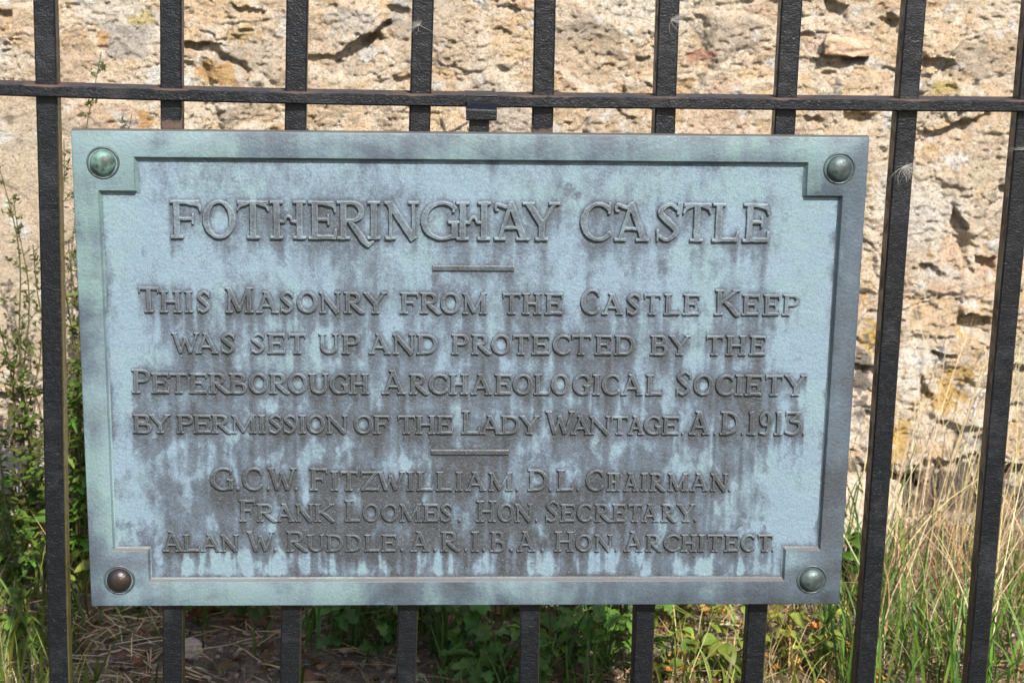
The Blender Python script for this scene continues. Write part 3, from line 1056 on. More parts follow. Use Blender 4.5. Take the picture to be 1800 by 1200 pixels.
# every letter: character, left px, right px, cap flag (1 = taller capital)
LINES = [
    dict(text='FOTHERINGHAY CASTLE', fancy=True, base=((300, 419), (1354, 426)), cap=((300, 351), (1354, 357)), small=None, T=.165, t=.095, h=0.00371,
         g=[('F', 300, 354, 1), ('O', 357, 414, 1), ('T', 416, 474, 1), ('H', 475, 538, 1), ('E', 542, 591, 1), ('R', 592, 656, 1), ('I', 645, 669, 1), ('N', 675, 738, 1),
            ('G', 739, 808, 1), ('H', 801, 863, 1), ('A', 868, 932, 1), ('Y', 917, 985, 1), ('C', 1019, 1078, 1), ('A', 1079, 1143, 1), ('S', 1151, 1198, 1),
            ('T', 1197, 1253, 1), ('L', 1250, 1300, 1), ('E', 1304, 1354, 1)]),
    dict(text='This Masonry from the Castle Keep', base=((244, 549), (1407, 555)), cap=((244, 503), (1407, 509)), small=((244, 510), (1407, 517)), T=.20, t=.125, h=0.00321,
         g=[('T', 244, 279, 1), ('H', 281, 319, 0), ('I', 322, 341, 0), ('S', 346, 370, 0), ('M', 396, 446, 1), ('A', 450, 490, 0), ('S', 492, 517, 0), ('O', 522, 559, 0),
            ('N', 561, 600, 0), ('R', 604, 641, 0), ('Y', 638, 681, 0), ('F', 703, 736, 0), ('R', 738, 776, 0), ('O', 774, 810, 0), ('M', 812, 857, 0), ('T', 883, 916, 0),
            ('H', 917, 953, 0), ('E', 957, 990, 0), ('C', 1020, 1057, 1), ('A', 1057, 1097, 0), ('S', 1100, 1127, 0), ('T', 1131, 1163, 0), ('L', 1166, 1197, 0),
            ('E', 1199, 1231, 0), ('K', 1255, 1303, 1), ('E', 1303, 1336, 0), ('E', 1340, 1372, 0), ('P', 1374, 1407, 0)]),
    dict(text='was set up and protected by the', base=((302, 621), (1347, 625)), cap=((302, 583), (1347, 588)), small=((302, 584), (1347, 589)), T=.20, t=.125, h=0.00321,
         g=[('W', 302, 351, 1), ('A', 344, 384, 0), ('S', 388, 414, 0), ('S', 440, 466, 0), ('E', 470, 501, 0), ('T', 507, 538, 0), ('U', 560, 596, 0), ('P', 601, 633, 0),
            ('A', 648, 688, 0), ('N', 690, 730, 0), ('D', 732, 770, 0), ('P', 793, 824, 0), ('R', 828, 864, 0), ('O', 863, 899, 0), ('T', 901, 931, 0), ('E', 934, 967, 0),
            ('C', 971, 1005, 0), ('T', 1004, 1040, 0), ('E', 1045, 1076, 0), ('D', 1079, 1117, 0), ('B', 1142, 1175, 0), ('Y', 1174, 1215, 0), ('T', 1240, 1272, 0),
            ('H', 1275, 1313, 0), ('E', 1316, 1347, 0)]),
    dict(text='Peterborough Archaeological Society', base=((232, 691), (1419, 696)), cap=((232, 648), (1419, 652)), small=((232, 654), (1419, 658)), T=.20, t=.125, h=0.00304,
         g=[('P', 232, 264, 1), ('E', 266, 297, 0), ('T', 298, 330, 0), ('E', 333, 364, 0), ('R', 367, 403, 0), ('B', 403, 434, 0), ('O', 437, 472, 0), ('R', 473, 509, 0),
            ('O', 506, 541, 0), ('U', 542, 578, 0), ('G', 579, 613, 0), ('H', 613, 649, 0), ('A', 671, 714, 1), ('R', 719, 754, 0), ('C', 753, 789, 0), ('H', 789, 824, 0),
            ('A', 827, 866, 0), ('E', 869, 900, 0), ('O', 901, 937, 0), ('L', 938, 967, 0), ('O', 968, 1002, 0), ('G', 1006, 1038, 0), ('I', 1040, 1057, 0), ('C', 1057, 1092, 0),
            ('A', 1091, 1132, 0), ('L', 1134, 1166, 0), ('S', 1187, 1217, 1), ('O', 1218, 1255, 0), ('C', 1257, 1292, 0), ('I', 1291, 1307, 0), ('E', 1308, 1341, 0),
            ('T', 1344, 1377, 0), ('Y', 1377, 1419, 0)]),
    dict(text='by permission of the Lady Wantage. A.D.1913.', base=((234, 761), (1417, 765)), cap=((234, 719), (1417, 722)), small=((234, 727), (1417, 731)), T=.20, t=.125, h=0.00304,
         g=[('B', 234, 266, 0), ('Y', 262, 300, 0), ('P', 311, 340, 0), ('E', 340, 371, 0), ('R', 372, 407, 0), ('M', 407, 451, 0), ('I', 452, 469, 0), ('S', 472, 496, 0),
            ('S', 498, 521, 0), ('I', 523, 540, 0), ('O', 539, 572, 0), ('N', 573, 612, 0), ('O', 622, 656, 0), ('F', 656, 685, 0), ('T', 699, 730, 0), ('H', 730, 766, 0),
            ('E', 767, 796, 0), ('L', 811, 844, 1), ('A', 843, 883, 0), ('D', 880, 915, 0), ('Y', 912, 949, 0), ('W', 958, 1011, 1), ('A', 1003, 1040, 0), ('N', 1035, 1075, 0),
            ('T', 1073, 1105, 0), ('A', 1103, 1134, 0), ('G', 1131, 1163, 0), ('E', 1163, 1195, 0), ('.', 1197, 1204, 0), ('A', 1210, 1250, 1), ('.', 1254, 1261, 0),
            ('D', 1265, 1302, 1), ('.', 1302, 1309, 0), ('1', 1313, 1330, 1), ('9', 1333, 1359, 1), ('1', 1361, 1377, 1), ('3', 1378, 1411, 1), ('.', 1410, 1417, 0)]),
    dict(text='G.C.W. Fitzwilliam. D.L. Chairman.', base=((370, 862), (1287, 863.5)), cap=((370, 820), (1287, 826)), small=((370, 825), (1287, 831)), T=.20, t=.125, h=0.00287,
         g=[('G', 370, 411, 1), ('.', 414, 422, 0), ('C', 426, 463, 1), ('.', 468, 475, 0), ('W', 471, 522, 1), ('.', 517, 524, 0), ('F', 544, 576, 1), ('I', 579, 597, 0),
            ('T', 598, 629, 0), ('Z', 633, 667, 0), ('W', 663, 712, 0), ('I', 713, 730, 0), ('L', 732, 762, 0), ('L', 766, 796, 0), ('I', 798, 816, 0), ('A', 817, 856, 0),
            ('M', 858, 902, 0), ('.', 906, 913, 0), ('D', 927, 964, 1), ('.', 964, 971, 0), ('L', 978, 1009, 1), ('.', 1013, 1020, 0), ('C', 1029, 1063, 1), ('H', 1066, 1091, 0),
            ('A', 1095, 1124, 0), ('I', 1125, 1139, 0), ('R', 1141, 1171, 0), ('M', 1173, 1211, 0), ('A', 1212, 1247, 0), ('N', 1248, 1281, 0), ('.', 1280, 1287, 0)]),
    dict(text='Frank Loomes. Hon. Secretary.', base=((420, 917), (1227, 917.5)), cap=((420, 877), (1227, 880)), small=((420, 884), (1227, 884.5)), T=.20, t=.125, h=0.00270,
         g=[('F', 420, 449, 1), ('R', 451, 486, 0), ('A', 484, 518, 0), ('N', 519, 552, 0), ('K', 552, 589, 0), ('L', 606, 634, 1), ('O', 637, 668, 0), ('O', 670, 701, 0),
            ('M', 702, 742, 0), ('E', 743, 771, 0), ('S', 773, 796, 0), ('.', 804, 812, 0), ('H', 837, 873, 1), ('O', 874, 905, 0), ('N', 904, 938, 0), ('.', 940, 947, 0),
            ('S', 958, 984, 1), ('E', 984, 1011, 0), ('C', 1013, 1042, 0), ('R', 1044, 1076, 0), ('E', 1075, 1100, 0), ('T', 1103, 1130, 0), ('A', 1127, 1160, 0),
            ('R', 1161, 1190, 0), ('Y', 1188, 1223, 0), ('.', 1219, 1227, 0)]),
    dict(text='Alan W. Ruddle. A.R.I.B.A. Hon. Architect.', base=((286, 969.5), (1363, 969.5)), cap=((286, 932), (1363, 933)), small=((286, 938), (1363, 938)), T=.20, t=.125, h=0.00270,
         g=[('A', 286, 321, 1), ('L', 322, 351, 0), ('A', 352, 389, 0), ('N', 388, 420, 0), ('W', 434, 483, 1), ('.', 480, 488, 0), ('R', 503, 541, 1), ('U', 539, 571, 0),
            ('D', 573, 604, 0), ('D', 607, 637, 0), ('L', 640, 668, 0), ('E', 670, 697, 0), ('.', 703, 711, 0), ('A', 721, 756, 1), ('.', 761, 769, 0), ('R', 774, 809, 1),
            ('.', 815, 823, 0), ('I', 827, 843, 1), ('.', 847, 855, 0), ('B', 861, 889, 1), ('.', 895, 903, 0), ('A', 908, 942, 1), ('.', 950, 958, 0), ('H', 974, 1010, 1),
            ('O', 1011, 1042, 0), ('N', 1044, 1078, 0), ('.', 1080, 1087, 0), ('A', 1096, 1132, 1), ('R', 1134, 1165, 0), ('C', 1166, 1197, 0), ('H', 1196, 1226, 0),
            ('I', 1225, 1241, 0), ('T', 1242, 1271, 0), ('E', 1272, 1299, 0), ('C', 1301, 1329, 0), ('T', 1331, 1359, 0), ('.', 1356, 1363, 0)]),
]

# panel raster used for runoff stains (metres -> cells)
PC = 0.0009
pxs = np.arange(xa - .004, xd + .004, PC)
pzs = np.arange(zb - .004, zt + .004, PC)
mask = np.zeros((len(pzs), len(pxs)))
palespot = np.zeros_like(mask)
PXg, PZg = np.meshgrid(pxs, pzs)
line_geo = []


def lerp_line(seg, x):
    (xa_, ya_), (xb_, yb_) = seg
    return ya_ + (yb_ - ya_) * (x - xa_) / (xb_ - xa_)


for li, ln in enumerate(LINES):
    Vs, Qs, Es, n0 = [], [], [], 0
    for (ch, l_, r_, capf) in ln['g']:
        xm = (l_ + r_) / 2
        yb_ = lerp_line(ln['base'], xm) - 1.0
        yt_ = lerp_line(ln['cap'] if (capf or not ln['small']) else ln['small'], xm) + 0.5
        gx0, gz0 = pl(l_ + .3, yb_, RECESS - .001); gx1, gz1 = pl(r_ - .3, yt_, RECESS - .001)
        H = gz1 - gz0; w = (gx1 - gx0) / H
        T, t = ln['T'], ln['t']
        if capf and ln['small']: T, t = T * .88, t * .88
        step = 0.00046 if ln.get('fancy') else 0.00042
        mg = 0.10
        lowz = -0.24 if (ch == 'R' and ln.get('fancy')) else -mg
        ax_ = np.arange(gx0 - mg * H, gx1 + mg * H, step); az_ = np.arange(gz0 + lowz * H, gz1 + mg * H, step)
        A, B = np.meshgrid(ax_, az_)
        u = (A - gx0) / H; v = (B - gz0) / H
        # cast-pattern unevenness of the hand cut letters
        u = u + 0.010 * fbm(A * 160, B * 160, 300 + li, 2); v = v + 0.010 * fbm(A * 160 + 9, B * 160, 340 + li, 2)
        D = sdf(glyph(ch, w, T, t, bool(ln.get('fancy'))), u, v) * H
        bev = 0.00078
        q = np.clip((D + 0.00035) / bev, -0.6, 1)
        prof = np.where(q > 0, 1 - (1 - q) ** 1.8, q)
        hh = ln['h'] * prof + 0.00018 * fbm(A * 200, B * 200, 320 + li, 2) * (q > .5)
        Y = RECESS - hh
        inside = D > -0.00095
        cell = inside[:-1, :-1] | inside[1:, :-1] | inside[:-1, 1:] | inside[1:, 1:]
        nxg = len(ax_)
        q4 = grid_quads(nxg, len(az_))[cell.ravel()]
        used = np.unique(q4)
        remap = np.full(A.size, -1); remap[used] = np.arange(len(used)) + n0
        P = np.stack([A.ravel()[used], Y.ravel()[used], B.ravel()[used]], 1)
        Vs.append(P); Qs.append(remap[q4]); n0 += len(used)
        Es.append((sstep(.35, .8, q) * sstep(2.2, 1.0, (D + .00035) / bev)).ravel()[used])
        # stain raster
        i0 = int((gx0 - pxs[0]) / PC) - 2; i1 = int((gx1 - pxs[0]) / PC) + 3
        j0 = int((gz0 - pzs[0]) / PC) - 6; j1 = int((gz1 - pzs[0]) / PC) + 3
        i0, j0 = max(i0, 0), max(j0, 0)
        uu = (PXg[j0:j1, i0:i1] - gx0) / H; vv = (PZg[j0:j1, i0:i1] - gz0) / H
        Dm = sdf(glyph(ch, w, T, t, bool(ln.get('fancy'))), uu, vv)
        mask[j0:j1, i0:i1] = np.maximum(mask[j0:j1, i0:i1], sstep(-.06, .02, Dm))
        if ch in 'OD':
            palespot[j0:j1, i0:i1] = np.maximum(palespot[j0:j1, i0:i1], sstep(.30, .1, np.hypot((uu - w * .5) / (w * 1.3), (vv - .45))))
    line_geo.append((np.concatenate(Vs), np.concatenate(Qs), np.concatenate(Es), ln))

# divider bars
BARS = [((761, 471), (904, 471)), ((758, 794), (894, 794))]
bar_boxes = []
for (p, q) in BARS:
    ax_, az_ = pl(p[0], p[1], RECESS); bx_, bz_ = pl(q[0], q[1], RECESS)
    bar_boxes.append((ax_, bx_, (az_ + bz_) / 2))
    mask[(np.abs(PZg - az_) < .003) & (PXg > ax_) & (PXg < bx_)] = 1

# runoff: dirt carried down from every letter, column by column
nzp, nxp = mask.shape
relz = (pzs - pzs[0]) / (pzs[-1] - pzs[0])            # 0 bottom .. 1 top
D = np.zeros_like(mask)
colv = sstep(-.35, .40, fbm(pxs * 95, pxs * 0 + 3, 401, 3))
run = np.zeros(nxp)
for j in range(nzp - 1, -1, -1):
    n_ = vnoise(pxs * 90, np.full(nxp, pzs[j] * 25), 403)
    decay = 0.958 + 0.030 * np.clip(n_ + colv - .45, -1, 1)
    run = np.maximum(run * np.clip(decay, .9, .988), mask[j] * (0.75 + .25 * colv))
    D[j] = run


def blur(a, r, ax):
    k = np.exp(-0.5 * (np.arange(-3 * r, 3 * r + 1) / r) ** 2); k /= k.sum()
    return np.apply_along_axis(lambda v: np.convolve(np.pad(v, 3 * r, 'edge'), k, 'valid'), ax, a)


Db = blur(blur(D, 1, 1), 2, 0)
wide = blur(blur(mask, 11, 1), 11, 0)
amp = np.interp(relz, [0, .12, .35, .62, .8, 1.0], [.85, .95, .90, .68, .50, .36])[:, None]
rag = 1 - 0.55 * sstep(-.1, .5, fbm(PXg * 38, PZg * 22, 407, 4))
S = amp * (0.82 * Db * rag + 0.62 * wide)
S += 0.12 + 0.26 * fbm(PXg * 12, PZg * 9, 409, 5) * 1.0 + 0.16 * fbm(PXg * 60, PZg * 40, 411, 3)
# pale verdigris runs
S -= 0.30 * amp * sstep(.05, .55, fbm(PXg * 44 + .8 * fbm(PXg * 20, PZg * 20, 417, 3), PZg * 16, 413, 5))
S -= 0.55 * palespot * amp
lowmid = sstep(.40, .10, relz)[:, None] * sstep(.33, .15, np.abs(PXg / (xd - xa) + .02))
S += 0.24 * lowmid + 0.13 * sstep(.75, .25, relz)[:, None]
S -= 0.18 * sstep(.36, .46, PXg / (xd - xa)) + 0.12 * sstep(-.41, -.47, PXg / (xd - xa)) * 1.0
S += 0.34 * blur(blur(mask, 2, 1), 2, 0) * (.6 + fbm(PXg * 50, PZg * 50, 419, 3))  # dirt and shadow outline painted round the letters
band = sstep(.012, .03, relz) * sstep(.095, .07, relz)
S -= .50 * band[:, None] * sstep(-.12, .12, fbm(PXg * 30, PZg * 8, 427, 4)) * np.clip(1 - .8 * Db * (colv > .55)[None, :], 0, 1)
S -= .22 * sstep(.10, .30, fbm(PXg * 42, PZg * 24, 429, 4)) * sstep(.65, .3, relz)[:, None]
# dirt and recess shade painted in along the moulding
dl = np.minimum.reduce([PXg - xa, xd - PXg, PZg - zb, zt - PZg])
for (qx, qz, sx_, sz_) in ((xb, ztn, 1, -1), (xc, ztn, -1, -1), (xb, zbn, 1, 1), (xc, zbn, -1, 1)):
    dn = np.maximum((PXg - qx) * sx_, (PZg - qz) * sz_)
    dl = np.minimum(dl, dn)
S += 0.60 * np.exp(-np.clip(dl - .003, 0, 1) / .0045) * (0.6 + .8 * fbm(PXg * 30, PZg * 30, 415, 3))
# three little scuffs
for (px, py, rx, rz, a_) in ((1000, 335, 9, 16, .5), (1015, 345, 5, 10, .5), (252, 445, 5, 14, .4), (1165, 470, 8, 20, .4), (1382, 582, 6, 6, .4), (1360, 560, 8, 4, .3),
                             (690, 352, 4, 10, .5), (1308, 906, 6, 6, .4), (1344, 930, 6, 12, .4), (1340, 912, 8, 8, .3), (1100, 480, 5, 8, .4)):
    cx, cz = pl(px, py, RECESS)
    S += .6 * a_ * sstep(1.2, .3, np.hypot((PXg - cx) / (rx * .00057), (PZg - cz) / (rz * .00057)) + .9 * fbm(PXg * 260, PZg * 200, 423, 3))
lx_, lz_ = pl(330, 880, RECESS)
S += .30 * sstep(1.2, .3, np.hypot((PXg - lx_) / .075, (PZg - lz_) / .060) + .8 * fbm(PXg * 24, PZg * 16, 431, 4))
S = np.clip(S, -0.2, 1.2)


def sample(F, x, z):
    fx = np.clip((x - pxs[0]) / PC, 0, nxp - 1.001); fz = np.clip((z - pzs[0]) / PC, 0, nzp - 1.001)
    i = fx.astype(int); j = fz.astype(int); a = fx - i; b = fz - j
    return (F[j, i] * (1 - a) + F[j, i + 1] * a) * (1 - b) + (F[j + 1, i] * (1 - a) + F[j + 1, i + 1] * a) * b


PY = RECESS + 0.00025 * fbm(PXg * 40, PZg * 40, 421, 4)
panel = mesh_np('panel', np.stack([PXg, PY, PZg], -1).reshape(-1, 3), grid_quads(nxp, nzp), M['panel'], plaque, {'stain_shade': S.ravel()})
NUMWORD = ['heading', 'second line', 'third line', 'fourth line', 'fifth line', 'sixth line', 'seventh line', 'bottom line']
for k, (Vl, Ql, El, ln) in enumerate(line_geo):
    st = sample(S, Vl[:, 0], Vl[:, 2])
    st = st * .85 + (-.20, -.04, -.04, -.06, -.06, -.08, -.08, -.08)[k]
    o = mesh_np('raised_lettering', Vl, Ql, M['letter'], plaque, {'stain_shade': st, 'rim': El * (.9, .55, .55, .5, .5, .45, .4, .4)[k]})
    o['label'] = 'raised lettering reading ' + ln['text']
for (a_, b_, z_) in bar_boxes:
    hwz = .0036
    n = 80
    xs2 = np.linspace(a_, b_, n)
    prof = [(-hwz, 0.0004), (-hwz + .0006, -.0014), (-hwz + .0016, -.0022), (hwz - .0016, -.0022), (hwz - .0006, -.0014), (hwz, 0.0004)]
    V = [(x, RECESS + d, z_ + s) for x in xs2 for s, d in prof]
    Q = [(i * 6 + k, (i + 1) * 6 + k, (i + 1) * 6 + k + 1, i * 6 + k + 1) for i in range(n - 1) for k in range(5)]
    T = [(e, e + k, e + k + 1) for e in (0, (n - 1) * 6) for k in range(1, 5)]
    V = np.array(V)
    mesh_np('divider', V, Q, M['letter'], plaque, {'stain_shade': sample(S, V[:, 0], V[:, 2]) + .1}, smooth=False, tris=T)


def lathe(name, prof, mat, parent, loc, n=48):
    V = []; Q = []
    for i in range(n):
        a = 2 * math.pi * i / n
        for r, d in prof: V.append((r * math.cos(a), -d, r * math.sin(a)))
    m_ = len(prof)
    for i in range(n):
        j = (i + 1) % n
        for k in range(m_ - 1): Q.append((i * m_ + k, j * m_ + k, j * m_ + k + 1, i * m_ + k + 1))
    o = mesh_np(name, V, Q, mat, parent, {'stain_shade': np.full(len(V), .3)})
    o.location = loc
    return o


for (px, py, mk, lab) in ((180, 287, 'rivet_green', 'pale green rivet at the top left corner'), (1477, 297, 'rivet_grey', None), (209, 1021, 'rivet_brown', 'dark brown rivet'), (1428, 1020, 'rivet_grey', None)):
    x, z = pl(px, py, -.004)
    R = .0128
    dome = [(R * math.sin(a), .0008 + .0085 * math.cos(a)) for a in np.linspace(0.001, math.pi / 2, 14)] + [(R, -.001)]
    rv = lathe('rivet', dome, M[mk], plaque, (x, 0, z))
    if lab: rv['label'] = lab
    col_p = [(R - .0010, -.0012), (R + .0012, -.0010), (R + .0018, .0012), (R + .0026, .0017), (R + .0034, .0010), (R + .0038, -.0006)]
    lathe('collar', col_p, M['rivet_grey'], rv, (0, 0, 0))

# ------------------------------------------------------------------ vegetation builders
def tone_rows(base, n, var=0.18, rows=1):
    base = np.asarray(base, float)
    k = 1 + var * RNG.standard_normal((n, 1))
    hue = 1 + 0.10 * RNG.standard_normal((n, 3))
    return np.clip(base * k * hue, 0.004, 0.9)


def blades(base, h, w, yaw, lean, droop, tone, rows=7, fold=0.35, twist=0.0):
    """ribbon leaves: base (N,3), height, width, lean direction yaw, lean (x height), droop"""
    N = len(base)
    t = np.linspace(0, 1, rows)[None, :, None]
    dirv = np.stack([np.cos(yaw), np.sin(yaw), np.zeros(N)], 1)[:, None, :]
    h_ = np.asarray(h).reshape(-1, 1, 1); lean_ = np.asarray(lean).reshape(-1, 1, 1); dr = np.asarray(droop).reshape(-1, 1, 1)
    c = base[:, None, :] + dirv * (lean_ * h_ * t ** 1.7)
    c = c + np.array([0, 0, 1.0]) * (h_ * (t - dr * t ** 2.6))
    c = c + 0.02 * h_ * np.sin(t * 5 + RNG.uniform(0, 6, (N, 1, 1))) * RNG.standard_normal((N, 1, 3)) * np.array([1, 1, .2])
    sy = yaw + math.pi / 2 + RNG.uniform(-.9, .9, N)
    side = np.stack([np.cos(sy), np.sin(sy), np.zeros(N)], 1)[:, None, :]
    wd = np.asarray(w).reshape(-1, 1, 1) * (np.clip(1 - t, 0, 1) ** 0.7) * (0.65 + 0.7 * t) * 0.5
    Lf = c - side * wd; Rt = c + side * wd
    Mid = c + dirv * (-fold) * wd
    V = np.stack([Lf, Mid, Rt], 2).reshape(-1, 3)
    k = np.arange(N)[:, None, None] * rows * 3 + np.arange(rows - 1)[None, :, None] * 3 + np.arange(2)[None, None, :]
    k = k.ravel()
    Q = np.stack([k, k + 1, k + 4, k + 3], 1)
    C = np.repeat(tone, rows * 3, 0)
    return V, Q, C


LEAF_ROWS = np.array([0, .12, .30, .50, .70, .87, 1.0])
SHAPES = {
    'ovate': np.array([.06, .62, .95, 1.0, .76, .40, .02]),
    'lance': np.array([.10, .55, .85, .95, .70, .36, .02]),
    'lobed': np.array([.05, .95, .55, 1.0, .48, .62, .04]),
}


def leaves(pos, yaw, pitch, roll, length, width, tone, shape='ovate', curl=0.25):
    N = len(pos)
    R_ = len(LEAF_ROWS)
    hw = SHAPES[shape][None, :] * np.asarray(width).reshape(-1, 1) * .5
    s = LEAF_ROWS[None, :] * np.asarray(length).reshape(-1, 1)
    zc = -curl * np.asarray(length).reshape(-1, 1) * LEAF_ROWS[None, :] ** 2
    loc = np.zeros((N, R_, 3, 3))
    for j, sg in enumerate((-1, 0, 1)):
        loc[:, :, j, 0] = s
        loc[:, :, j, 1] = sg * hw
        loc[:, :, j, 2] = zc + (abs(sg) * 0.32 * hw) + 0.10 * hw * RNG.standard_normal((N, R_)) * abs(sg)
    cr, sr = np.cos(roll), np.sin(roll); cp, sp = np.cos(pitch), np.sin(pitch); cy, sy = np.cos(yaw), np.sin(yaw)

    def r(a): return a.reshape(-1, 1, 1)
    x, y, z = loc[..., 0], loc[..., 1], loc[..., 2]
    y, z = y * r(cr) - z * r(sr), y * r(sr) + z * r(cr)
    x, z = x * r(cp) - z * r(sp), x * r(sp) + z * r(cp)
    x, y = x * r(cy) - y * r(sy), x * r(sy) + y * r(cy)
    V = np.stack([x, y, z], -1) + pos[:, None, None, :]
    k = (np.arange(N)[:, None, None] * R_ * 3 + np.arange(R_ - 1)[None, :, None] * 3 + np.arange(2)[None, None, :]).ravel()
    Q = np.stack([k, k + 1, k + 4, k + 3], 1)
    return V.reshape(-1, 3), Q, np.repeat(tone, R_ * 3, 0)


def tube(path, r0, r1, tone, n=5):
    path = np.asarray(path, float); m_ = len(path)
    V = []
    for i, p in enumerate(path):
        tg = path[min(i + 1, m_ - 1)] - path[max(i - 1, 0)]
        tg /= np.linalg.norm(tg) + 1e-9
        a = np.cross(tg, [0.3, 1, .1]); a /= np.linalg.norm(a) + 1e-9
        b = np.cross(tg, a)
        r = r0 + (r1 - r0) * i / (m_ - 1)
        for k in range(n):
            th = 2 * math.pi * k / n
            V.append(p + r * (math.cos(th) * a + math.sin(th) * b))
    Q = [(i * n + k, i * n + (k + 1) % n, (i + 1) * n + (k + 1) % n, (i + 1) * n + k) for i in range(m_ - 1) for k in range(n)]
    return np.array(V), np.array(Q), np.tile(np.asarray(tone, float), (m_ * n, 1))


class Geo:
    def __init__(self): self.V, self.Q, self.C, self.n = [], [], [], 0

    def add(self, vqc):
        v, q, c = vqc
        if len(v) == 0: return
        self.V.append(v); self.Q.append(q + self.n); self.C.append(c); self.n += len(v)

    def build(self, name, mat, parent=None, offset=None):
        V = np.concatenate(self.V)
        if offset is not None: V = V - np.asarray(offset)
        return mesh_np(name, V, np.concatenate(self.Q), mat, parent, {'tone': np.concatenate(self.C)})


GREEN = (.055, .105, .018); YGREEN = (.13, .17, .03); DKGREEN = (.030, .062, .016); OLIVE = (.085, .085, .030)
STRAW = (.42, .31, .15); PSTRAW = (.50, .42, .27); BROWN = (.15, .085, .045); RUSSET = (.20, .07, .03)


def U(a, b, n): return RNG.uniform(a, b, n)


def region(n, x0_, x1_, y0_, y1_):
    P = np.array([on_ground(x, y) for x, y in zip(U(x0_, x1_, n), U(y0_, y1_, n))])
    P[:, 1] = np.minimum(P[:, 1], WY - 0.06)
    P[:, 2] = ground_h(P[:, 0], P[:, 1])
    return P


# --- green grass (uncountable)
gr = Geo()
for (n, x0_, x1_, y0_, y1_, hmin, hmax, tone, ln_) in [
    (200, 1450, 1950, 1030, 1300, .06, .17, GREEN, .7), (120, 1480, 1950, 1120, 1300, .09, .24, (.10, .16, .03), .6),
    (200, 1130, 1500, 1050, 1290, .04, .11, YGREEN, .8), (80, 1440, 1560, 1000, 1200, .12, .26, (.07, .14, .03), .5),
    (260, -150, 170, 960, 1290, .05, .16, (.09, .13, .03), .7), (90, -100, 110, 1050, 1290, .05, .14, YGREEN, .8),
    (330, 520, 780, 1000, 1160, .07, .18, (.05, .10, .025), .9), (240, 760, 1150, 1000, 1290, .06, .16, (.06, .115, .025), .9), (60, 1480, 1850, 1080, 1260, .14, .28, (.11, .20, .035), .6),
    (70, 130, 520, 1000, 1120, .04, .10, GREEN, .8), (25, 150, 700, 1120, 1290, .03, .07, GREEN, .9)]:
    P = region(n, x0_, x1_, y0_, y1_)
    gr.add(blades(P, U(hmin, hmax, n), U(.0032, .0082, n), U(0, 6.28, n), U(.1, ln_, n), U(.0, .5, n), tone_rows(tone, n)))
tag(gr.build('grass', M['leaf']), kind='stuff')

# --- tall dry stalks and dead grass on the right (uncountable)
dg = Geo()
for (n, x0_, x1_, y0_, y1_, hmin, hmax, tone, wd) in [
    (90, 1500, 1740, 990, 1200, .16, .42, (.50, .39, .23), .0021), (34, 1520, 1780, 980, 1100, .32, .66, (.56, .47, .31), .0016), (300, 1640, 1950, 980, 1120, .10, .28, (.36, .26, .15), .0020),
    (90, 1560, 1800, 1000, 1120, .08, .24, (.32, .22, .12), .0020), (60, 1760, 1950, 980, 1150, .2, .42, (.42, .32, .19), .0019), (240, 1160, 1520, 1060, 1290, .04, .14, STRAW, .0024), (60, -130, 160, 980, 1290, .05, .18, STRAW, .0024),
    (80, 560, 720, 1020, 1130, .05, .13, (.28, .19, .09), .0024), (40, 1470, 1560, 980, 1120, .1, .25, STRAW, .0024)]:
    P = region(n, x0_, x1_, y0_, y1_)
    hs = U(hmin, hmax, n)
    dg.add(blades(P, hs, np.full(n, wd) * U(.7, 1.3, n), U(-1.2, 1.4, n) + np.pi * (U(0, 1, n) > .72), U(.02, .75, n), U(.0, .25, n), tone_rows(tone, n, .22), rows=8, fold=.2))
P = region(46, 1480, 1850, 1020, 1200)
dg.add(blades(P, U(.10, .26, 46), U(.0015, .0026, 46), U(0, 6.28, 46), U(.8, 1.5, 46), U(.3, .75, 46), tone_rows((.46, .36, .22), 46, .2), rows=8, fold=.3))
P = region(16, 1470, 1800, 1020, 1180)
dg.add(blades(P, U(.16, .40, 16), U(.0022, .0034, 16), U(0, 6.28, 16), U(.2, .9, 16), U(0, .3, 16), tone_rows((.60, .50, .33), 16, .12), rows=8, fold=.3))
# feathery seed heads on the taller stalks
for k in range(9):
    b = on_ground(RNG.uniform(1540, 1780), RNG.uniform(1000, 1090))
    hh = RNG.uniform(.42, .60); ya = RNG.uniform(-.6, .9)
    tt = np.linspace(0, 1, 12)
    path = b + np.stack([hh * .28 * math.cos(ya) * tt ** 1.8, -.10 * hh * tt ** 2 * math.sin(ya), hh * tt * (1 - .05 * tt)], 1)
    dg.add(tube(path, .0012, .0006, PSTRAW, 4))
    n = 26
    q = U(.72, 1, n)
    pos = np.stack([np.interp(q, tt, path[:, i]) for i in range(3)], 1)
    dg.add(leaves(pos, U(0, 6.28, n), U(.5, 1.3, n), U(0, 6, n), U(.008, .018, n), U(.001, .002, n), tone_rows(PSTRAW, n), 'lance', .1))
tag(dg.build('dry_grass', M['straw']), kind='stuff')

